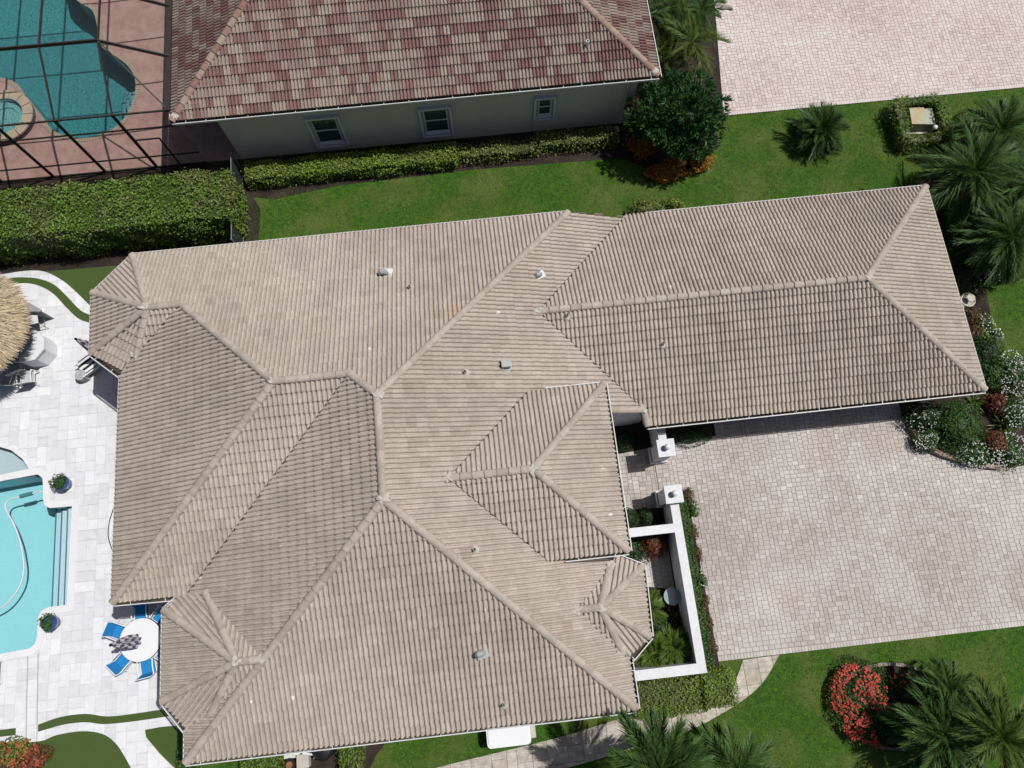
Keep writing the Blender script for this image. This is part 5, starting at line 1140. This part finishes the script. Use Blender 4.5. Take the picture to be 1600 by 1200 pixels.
sheet('planting_bed', [(3.3, 5.65), (9.0, 5.65), (9.0, 4.65), (6.8, 4.5), (5.6, 4.4), (3.3, 4.2)], 0.0585, M_SOIL)
sheet('planting_bed', [(-10.2, 19.85), (7.6, 19.85), (9.5, 19.4), (11.5, 19.3), (11.8, 18.2), (10.0, 17.0), (8.4, 17.2), (7.0, 18.0), (0, 18.15), (-6, 18.0), (-9.0, 17.6), (-10.2, 17.9)], 0.012, M_SOIL)
sheet('planting_bed', [(7.6, 19.86), (12.3, 19.86), (13.2, 27), (15, 40), (7.6, 40)], 0.0125, M_SOIL)
sheet('planting_bed', [(-30, 15.3), (-10.4, 15.0), (-9.7, 15.6), (-9.6, 17.2), (-10.3, 18.6), (-10.3, 19.8), (-30, 19.8)], 0.011, M_SOIL)
sheet('mulch_path', xy([(560, 1165), (605, 1158), (588, 1180), (572, 1215), (545, 1215), (565, 1185)]), 0.013, M_SOIL)
sheet('planting_bed', xy([(375, 1172), (565, 1150), (562, 1215), (370, 1215)]), 0.0135, M_SOIL)
bed('planting_bed', [(1308, 1090), (1318, 1060), (1345, 1043), (1385, 1036), (1425, 1042), (1448, 1062), (1455, 1100), (1450, 1150), (1410, 1170), (1360, 1165), (1325, 1140)], 0.02)

# ================================================================== HEDGES
hedge('tall_hedge', 'tall clipped hedge between the screened pool and the white terrace', [(-25.5, 15.75, -10.2, 18.05, 2.05)], LM_HEDGE, 41, dens=560, size=0.115, rough=0.16, gaps=0.35)
hedge('foundation_hedge', 'bright green low hedge below the two left windows of the neighbouring house', [(-10.0, 18.25, -0.5, 19.15, 0.75)], LM_BRIGHT, 42, dens=620, size=0.11, rough=0.11, gaps=0.25)
hedge('foundation_hedge', 'sparse yellowish low hedge below the right window of the neighbouring house', [(-0.4, 18.4, 3.2, 19.1, 0.65), (3.2, 18.55, 6.9, 19.3, 0.7)], LM_GREY, 43, dens=420, size=0.10, rough=0.14, gaps=0.45)
c = G(1443, 184, .8); hx, hy = c.x, c.y
hedge('hedge_ring', 'clipped hedge ring around the pale utility box', [(hx-1.25, hy-1.05, hx-.80, hy+.85, 0.85), (hx-1.0, hy+.75, hx+.9, hy+1.2, 0.85), (hx+.75, hy-1.0, hx+1.25, hy+.95, 0.85), (hx-1.0, hy-1.25, hx+1.0, hy-.75, 0.75)], LM_HEDGE, 44, dens=520, size=0.09, rough=0.13)
hedge('courtyard_hedge', 'dense clipped hedge below the south wall of the entry court', [(3.95, -5.55, 6.6, -4.3, 0.75), (6.55, -5.45, 7.75, -4.15, 0.95)], LM_BRIGHT, 45, dens=620, size=0.085, rough=0.11)
hedge('hedge_strip', 'narrow green strip of plants between court wall and driveway', [(6.70, -4.1, 7.24, 2.4, 0.36)], LM_MID, 46, dens=700, size=0.08, rough=0.08, cat='hedge')
def boxpx(a, b, z, h): p, q = G(*a, z), G(*b, z); return (min(p.x, q.x), min(p.y, q.y), max(p.x, q.x), max(p.y, q.y), h)
hedge('equipment_hedge', 'leafy green hedge right of the pool equipment under the south eave', [boxpx((528, 1158), (563, 1215), .6, .6)], LM_HEDGE, 47, dens=600, size=0.10, rough=0.12)
hedge('equipment_hedge', 'low green hedge left of the pool equipment under the south eave', [boxpx((375, 1172), (440, 1215), .5, .5)], LM_HEDGE, 48, dens=600, size=0.09, rough=0.1)
hedge('corner_hedge', 'narrow dark shrub row along the southwest house corner', [boxpx((279, 1172), (296, 1225), .7, .8)], LM_MID, 49, dens=600, size=0.08, rough=0.1)
for px, py, rx, ry, h, lb, sd in ((985, 810, .42, .48, .75, 'dark clipped round shrub below the entry eave', 1), (1012, 806, .30, .36, .7, 'small clipped shrub in the shade of the upper court wall', 2), (975, 690, .45, .35, .6, 'clipped shrub under the entry eave near the garage pillar', 3), (1083, 680, .85, .42, .5, 'low clipped box shrub between pillar and garage wall', 4)):
    p = G(px, py, h); shrub('clipped_shrub', lb, 'shrub', (p.x, p.y), (rx, ry, h*.75), h*.42, 1500, .055, LM_DARK, 300+sd, amp=.05, depth=.15, group='clipped shrubs of the entry court')

# ================================================================== SHRUBS, TREES, FLOWERS
def S(name, label, px, py, z, r, n, size, mat, seed, **kw):
    p = G(px, py, z); return shrub(name, label, kw.pop('cat', 'shrub'), (p.x, p.y), (r[0], r[1], r[2]), kw.pop('zc', z*.55), n, size, mat, seed, **kw)
# big leafy tree at the neighbour's corner
p = G(1066, 174, 2.6); tr = thing('tree', 'dense dark green leafy tree beside the neighbouring house corner', 'tree', (p.x, p.y, 0)); rg = np.random.default_rng(61)
mb = MB(); mb.tube([(0, 0, -.05), (.05, 0, .8), (-.05, .05, 1.6)], [.13, .10, .08], 8)
for k in range(6): aa = k*1.05; mb.tube([(0, 0, 1.0), (.5*math.cos(aa), .5*math.sin(aa), 1.8), (1.0*math.cos(aa), 1.0*math.sin(aa), 2.4)], [.06, .04, .02], 6)
mb.build('trunk', M_BARK, tr)
C, D = crown_points((0, 0, 2.1), (1.7, 1.65, 1.3), 640, rg, .20, 3.2, -.5, .5); parts = []
for c, d in zip(C, D):
    k = 15; dd = rand_dirs(k, rg)*.8+d*.6+np.array([0, 0, .35]); dd /= np.linalg.norm(dd, axis=1, keepdims=True); L = rg.uniform(.20, .36, k)[:, None]; sdv = np.cross(dd, rand_dirs(k, rg)); sdv /= np.linalg.norm(sdv, axis=1, keepdims=True)
    o = c+dd*.03; w = .034; parts.append((np.stack([o, o+dd*L*.45+sdv*w, o+dd*L, o+dd*L*.45-sdv*w], 1).reshape(-1, 3), np.arange(4*k).reshape(k, 4), np.repeat(np.clip(rg.normal(.5, .25, k), 0, 1), 4)))
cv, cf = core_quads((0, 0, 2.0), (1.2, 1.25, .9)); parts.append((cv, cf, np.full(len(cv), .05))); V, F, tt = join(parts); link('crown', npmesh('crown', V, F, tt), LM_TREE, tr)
S('croton', 'orange leaved croton in sun at the foot of the big leafy tree', 1096, 247, .6, (.5, .55, .5), 950, .13, LM_ORANGE, 62, asp=.38)
S('croton', 'bronze croton clump in the tree shade beside the lawn', 1046, 264, .5, (1.05, .5, .45), 1700, .13, LM_ORANGE, 63, asp=.38)
S('croton', 'dark croton between the house corner and the big leafy tree', 1003, 225, .7, (.5, .7, .55), 1000, .13, LM_ORANGE, 64, asp=.38)
S('shrub', 'pale green shrub on the lawn at the north edge of the garage roof', 1010, 322, .7, (.85, .6, .6), 1500, .10, LM_GREY, 65)
S('shrub', 'bright green shrub on the lawn just right of the pale one', 1052, 316, .5, (.55, .45, .45), 900, .10, LM_BRIGHT, 66)
S('shrub', 'low dark shrub right of the hedge ring', 1516, 180, .6, (.85, .5, .5), 1500, .09, LM_HEDGE, 67)
# east bed
WF = lambda n, s=.055: (M_WFLOW, int(n*.62), .052, None)
EB = [('green_bush', 'rounded glossy green bush inside the curved driveway bed', 1506, 662, .9, (1.0, 1.0, .75), 4200, .085, LM_MID, None),
      ('flowering_bush', 'white flowered bush beside the garage corner shade', 1450, 648, .8, (.70, .62, .55), 1900, .09, LM_DARK, WF(200)),
      ('flowering_bush', 'white flowered bush spilling over the curb stone', 1452, 685, .6, (.55, .5, .45), 1200, .09, LM_MID, WF(330, .06)),
      ('flowering_bush', 'white flowered bush at the driveway edge below the green bush', 1530, 708, .6, (.85, .55, .45), 1700, .09, LM_MID, WF(480, .06)),
      ('flowering_bush', 'white flowered bush at the driveway edge near the right border', 1582, 702, .6, (.65, .65, .5), 1500, .09, LM_MID, WF(380, .06)),
      ('flowering_bush', 'large white flowered bush at the right border beside the garage corner', 1588, 580, .8, (.75, .85, .6), 2200, .09, LM_MID, WF(620, .06)),
      ('flowering_bush', 'white flowered bush at the right border above the strap leaved plant', 1592, 638, .7, (.60, .75, .5), 1600, .09, LM_MID, WF(420, .06)),
      ('flowering_bush', 'white flowered clump below the fountain along the lawn edge', 1541, 503, .5, (.40, .45, .35), 800, .08, LM_MID, WF(150)),
      ('flowering_bush', 'small round white flowered clump out on the lawn edge', 1561, 521, .4, (.24, .22, .25), 350, .07, LM_MID, WF(120)),
      ('flowering_bush', 'white flowered clump under the palm above the fountain', 1545, 425, .5, (.55, .45, .35), 800, .08, LM_DARK, WF(120)),
      ('croton', 'dark red leaved shrub directly below the fountain', 1522, 492, .6, (.45, .45, .45), 800, .11, LM_WINE, None),
      ('croton', 'reddish shrub between the white clump and the garage gutter', 1524, 518, .6, (.45, .45, .45), 800, .11, LM_WINE, None),
      ('shrub', 'dark green shrub halfway along the east garage eave', 1543, 548, .7, (.75, .75, .6), 2000, .10, LM_DARK, None),
      ('shrub', 'yellow green shrub beside the dark one along the east eave', 1537, 525, .6, (.4, .4, .4), 700, .10, LM_BRIGHT, None),
      ('shrub', 'dark green shrub left of the large white flowered bush', 1556, 580, .7, (.6, .7, .6), 1500, .10, LM_MID, None),
      ('croton', 'red leaved croton by the southeast garage corner', 1562, 628, .6, (.40, .45, .45), 800, .11, LM_RED, None),
      ('croton', 'red leaved croton under the strap leaved plant', 1560, 690, .7, (.5, .55, .5), 1100, .11, LM_RED, None),
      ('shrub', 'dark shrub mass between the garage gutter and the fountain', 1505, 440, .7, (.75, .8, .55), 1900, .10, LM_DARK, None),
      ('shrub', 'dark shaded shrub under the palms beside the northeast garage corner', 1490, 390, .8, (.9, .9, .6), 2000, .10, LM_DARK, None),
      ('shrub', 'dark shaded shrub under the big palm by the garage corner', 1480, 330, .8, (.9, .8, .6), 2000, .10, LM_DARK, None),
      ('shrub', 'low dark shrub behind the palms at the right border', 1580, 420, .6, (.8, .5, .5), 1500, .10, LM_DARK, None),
      ('shrub', 'leafy green shrub on the mulch right of the hedge ring', 1492, 232, .5, (.6, .5, .4), 1200, .10, LM_MID, None),
      ('shrub', 'mid green shrub between the two upper right palms', 1545, 318, .6, (.8, .7, .5), 1700, .10, LM_MID, None),
      ('shrub', 'green shrub under the palm fronds beside the east gutter', 1515, 365, .7, (.7, .7, .5), 1500, .10, LM_MID, None),
      ('croton', 'reddish shrub left of the lawn above the fountain', 1528, 452, .5, (.35, .45, .35), 600, .10, LM_WINE, None)]
for k, (nm, lb, px, py, z, r, n, sz, m, fl) in enumerate(EB): S(nm, lb, px, py, z, r, n, sz, m, 400+k, flowers=fl, asp=.42 if nm == 'croton' else .5)
p = G(1578, 662, .5); rosette('strap_plant', 'spiky yellow green strap leaved plant at the right border of the bed', 'plant', (p.x, p.y), .85, 60, .06, LM_STRAP, 71)
p = G(1566, 610, .4); rosette('strap_plant', 'small yellow green strap leaved plant by the southeast garage corner', 'plant', (p.x, p.y), .55, 40, .05, LM_STRAP, 72)
p = G(1530, 625, .4); rosette('strap_plant', 'long strap leaved plant poking out below the garage corner', 'plant', (p.x, p.y), .65, 34, .05, LM_STRAP, 73)
# curb stones of the driveway bed
cs = thing('curb_wall', 'curved low stone curb of the driveway bed', 'curb', (*bed_edge[8], 0)); CO2 = (*bed_edge[8], 0)
M_CURB = pm('curb_stone', (0.36, 0.28, 0.22), (0.28, 0.22, 0.18), scale=6, rough=0.9, bump=0.3)
for a, b in zip(bed_edge[4:], bed_edge[5:24]):
    a3, b3 = Vector((*a, .14)), Vector((*b, .14)); d = (b3-a3)*.03; mb = MB(CO2); mb.bar(a3+d, b3-d, .16, .28+random.uniform(-.02, .02)); mb.build('stone', M_CURB, cs)
# entry court plants
S('croton', 'red and green croton against the inner court wall', 1022, 850, .7, (.62, .5, .5), 1500, .10, LM_RED, 81, asp=.42)
S('shrub', 'dark green shrub left of the red croton under the entry eave', 990, 860, .6, (.45, .55, .45), 1100, .09, LM_DARK, 82)
S('shrub', 'dark ground shrub in the middle of the court bed', 1030, 985, .5, (.6, .9, .4), 1500, .09, LM_DARK, 89)
p = G(1052, 963, .4); rosette('bromeliad', 'pale cream bromeliad in the court bed, upper one', 'plant', (p.x, p.y), .48, 34, .06, LM_BROM, 83)
p = G(1061, 988, .4); rosette('bromeliad', 'pinkish cream bromeliad in the court bed, lower one', 'plant', (p.x, p.y), .50, 26, .08, LM_BROM, 84)
p = G(1030, 985, .5); rosette('dracaena', 'dark spiky dracaena in the middle of the court bed', 'plant', (p.x, p.y), .55, 60, .04, LM_DARK, 85)
p = G(1052, 1012, .9); palm('fan_palm', 'bright green feathery palm in the corner of the entry court', (p.x, p.y), .75, .68, 15, LM_PALMB, 86, n=30, arch=.7, trunk_r=.05, elev=(70, 5), width=.03, ll=.38)
p = G(1020, 1022, .8); palm('fan_palm', 'bright green palm beside the south court wall', (p.x, p.y), .7, .68, 14, LM_PALMB, 87, n=30, arch=.8, trunk_r=.05, elev=(70, 5), width=.03, ll=.36)
p = G(1012, 950, .8); palm('fan_palm', 'small palm with yellow green fronds against the house bay', (p.x, p.y), .6, .7, 9, LM_PALMB, 88, n=26, arch=.6, trunk_r=.05, elev=(70, 10), width=.03, ll=.3)
# little red and green plants along the driveway edge of the court wall
for k, (px, py, m, lb) in enumerate(((1076, 772, LM_WINE, 'reddish plant at the top of the court wall strip'), (1083, 795, LM_MID, 'green plant second in the court wall strip'), (1083, 830, LM_WINE, 'reddish plant opposite the court divider wall'), (1090, 865, LM_WINE, 'dark red plant third of the reddish ones along the strip'), (1098, 905, LM_MID, 'green white tipped plant mid way down the strip'), (1102, 940, LM_WINE, 'dark red plant below the white tipped one'), (1108, 975, LM_WINE, 'dark red plant near the lower end of the strip'), (1113, 1012, LM_WINE, 'dark red plant at the bottom end of the strip'))):
    S('edging_plant', lb, px, py, .3, (.22, .34, .26), 330, .08, m, 500+k, cat='plant', flowers=WF(40, .05) if k == 4 else None, stems=False)
# bottom left bed of red and orange ground plants
for k, (px, py, m, lb) in enumerate(((42, 1188, LM_RED, 'red orange shrub at the corner of the bottom left bed'), (18, 1180, LM_BRIGHT, 'yellow green shrub in the bottom left bed'), (5, 1198, LM_WINE, 'dark red shrub in the extreme bottom left corner'))):
    S('bed_shrub', lb, px, py, .5, (.62, .5, .45), 1300, .10, m, 520+k, flowers=(M_PFLOW, 170, .08, None) if k < 2 else None)
# round flower bed
RB_px = [(1308, 1090), (1316, 1062), (1345, 1044), (1385, 1037), (1425, 1043), (1446, 1062), (1453, 1100), (1448, 1148), (1410, 1168), (1362, 1163), (1327, 1138)]
rb = smooth_curve(xy(RB_px), 5, True); rc = G(1380, 1100); ed = thing('bed_edging', 'curved stone edging around the red flower bed', 'edging', (rc.x, rc.y, 0))
M_EDGE = pm('edging_stone', (0.34, 0.30, 0.25), (0.16, 0.14, 0.115), scale=9, rough=0.9, bump=0.4)
for k in range(len(rb)):
    a, b = Vector((*rb[k], .07)), Vector((*rb[(k+1) % len(rb)], .07)); d = (b-a)*.05; mb = MB((rc.x, rc.y, 0)); mb.bar(a+d, b-d, random.uniform(.09, .13), random.uniform(.12, .17)); mb.build('stone', M_EDGE, ed)
S('flower_bush', 'dense red flowered bush filling the left half of the round bed', 1358, 1099, .55, (1.3, 1.5, .5), 6200, .08, LM_MID, 91, cat='flower bush', flowers=(M_RFLOW, 2300, .075, lambda P: (P[:, 0] < .35+.4*np.sin(P[:, 1]*2.2+.6)) & (np.sin(P[:, 0]*5.1+2*np.sin(P[:, 1]*3.3)) > -.8)), zc=.25, amp=.08)
S('flower_bush', 'thin magenta flowered bush at the top right of the round bed', 1418, 1072, .4, (.65, .4, .3), 800, .08, LM_DARK, 92, cat='flower bush', flowers=(M_RFLOW, 90, .07, None))
S('shrub', 'dark shrub in the palm shade inside the round bed', 1400, 1115, .5, (.8, 1.0, .4), 1700, .10, LM_DARK, 93)
p = G(1386, 1155, .5); rosette('strap_plant', 'yellow green strap plant at the lower edge of the round bed', 'plant', (p.x, p.y), .6, 40, .05, LM_STRAP, 94)

# ================================================================== PALMS
def PM(label, px, py, zc, L, nf, mat, seed, **kw): p = G(px, py, zc); return palm('palm_tree', label, (p.x, p.y), zc, L, nf, mat, seed, **kw)
PM('large dark palm above the northeast garage corner', 1522, 270, 2.5, 2.1, 36, LM_PALM, 101, n=40)
PM('dark palm behind the large one towards the hedge ring', 1563, 205, 2.1, 1.75, 30, LM_PALM, 102, n=36)
PM('dark palm at the right border above the fountain', 1578, 372, 2.3, 1.9, 34, LM_PALM, 103, n=38)
PM('palm cut by the right border between the two dark palms', 1612, 290, 2.6, 1.8, 28, LM_PALM, 104, n=34)
PM('small bushy palm alone on the lawn below the pink driveway', 1283, 203, .75, 1.2, 40, LM_PALM, 105, n=34, ll=.45, elev=(85, -12), trunk_r=.09, width=.03)
PM('tall palm clump beside the neighbouring house at the top', 1066, 55, 2.6, 1.65, 30, LM_PALMY, 106, n=32, stems=3, spread=.55, trunk_r=.06, ll=.5)
PM('dark palm clump behind, against the neighbouring roof edge', 1035, 15, 2.4, 1.5, 24, LM_PALM, 107, n=30, stems=2, spread=.4, trunk_r=.06, ll=.45)
PM('palm with thin arching fronds over the pink driveway edge', 1095, 18, 2.4, 1.3, 14, LM_PALM, 108, n=28, arch=1.3, trunk_r=.06)
PM('dark palm at the bottom border beside the stone walkway', 1030, 1204, 4.2, 1.8, 30, LM_PALM, 109, n=44, arch=.75, elev=(70, 5))
PM('dark palm cut by the bottom border right of the walkway palm', 1150, 1210, 3.4, 1.7, 28, LM_PALM, 110, n=38, arch=.75)
PM('large dark palm at the right of the round flower bed', 1474, 1148, 2.0, 1.75, 34, LM_PALM, 111, n=40)
PM('small dark palm above the large one by the round bed', 1482, 1080, 1.8, 1.15, 26, LM_PALM, 112, n=32, ll=.32)
PM('yellowish green palm at the bottom right corner', 1562, 1150, 2.6, 1.65, 30, LM_PALMY, 113, n=36, ll=.42)

# ================================================================== LAWN BLADES
rg = np.random.default_rng(77); NB = 480000
P = np.stack([rg.uniform(-26, 30, NB), rg.uniform(-9, 30, NB)], 1)
foot = [[(p[0], p[1]) for p in q] for q in (drive_poly, ent_poly, nd_poly, walk_poly, npd_poly, DECK, [(-12.5, -4), (3.3, -4), (3.3, 6), (18.5, 5.2), (18.5, 13.4), (-13, 13.4)], [(-10.4, 19.8), (7.6, 19.8), (7.6, 35), (-10.4, 35)],
        [(-30, 15.2), (-10.3, 15.2), (-10.3, 20), (-30, 20)], rb, xy([(55, 1142), (282, 1133), (300, 1230), (40, 1230)]), xy([(60, 412), (215, 395), (190, 500), (70, 425)]), [(-10.2, 17.9), (-6, 18.0), (0, 18.15), (7.0, 18.0), (8.4, 17.2), (10.0, 17.0), (11.8, 18.2), (11.5, 19.9), (-10.2, 19.9)], [(v.co.x, v.co.y) for v in []] or [(99, 99), (99.1, 99), (99, 99.1)], xy([(375, 1172), (605, 1150), (588, 1180), (572, 1225), (370, 1225)]),
        [(6.6, -4.5), (7.55, -4.5), (7.4, 2.5), (6.6, 2.5)], [(7.6, 19.8), (12.4, 19.8), (13.3, 27), (13.5, 31), (7.6, 31)], bed_edge+[(30, bed_edge[-1][1]), (30, 5.6)]+xy([(1600, 560), (1560, 560), (1552, 520), (1545, 480), (1538, 440), (1530, 400), (1540, 340), (1530, 270), (1505, 215), (1480, 222), (1455, 245), (1440, 280)])+[(18.3, 13.6), (18.3, 5.2)])]
keep = np.ones(NB, bool)
for q in foot: keep &= ~inside_np(P, q)
P = P[keep]; n = len(P); a = rg.random(n)*6.283; h = rg.uniform(.025, .065, n); l = rg.uniform(.01, .07, n); w = rg.uniform(.009, .02, n)
b0 = np.stack([P[:, 0]-w*np.sin(a), P[:, 1]+w*np.cos(a), np.zeros(n)], 1); b1 = np.stack([P[:, 0]+w*np.sin(a), P[:, 1]-w*np.cos(a), np.zeros(n)], 1); tp = np.stack([P[:, 0]+l*np.cos(a), P[:, 1]+l*np.sin(a), h], 1)
tag(link('lawn_grass', npmesh('lawn_grass', np.stack([b0, b1, tp], 1).reshape(-1, 3), np.arange(3*n).reshape(n, 3), np.repeat(np.clip(rg.normal(.5, .2, n), 0, 1), 3)), LM_GRASS), 'mown green grass of the lawns between and around the houses', 'grass', kind='stuff')
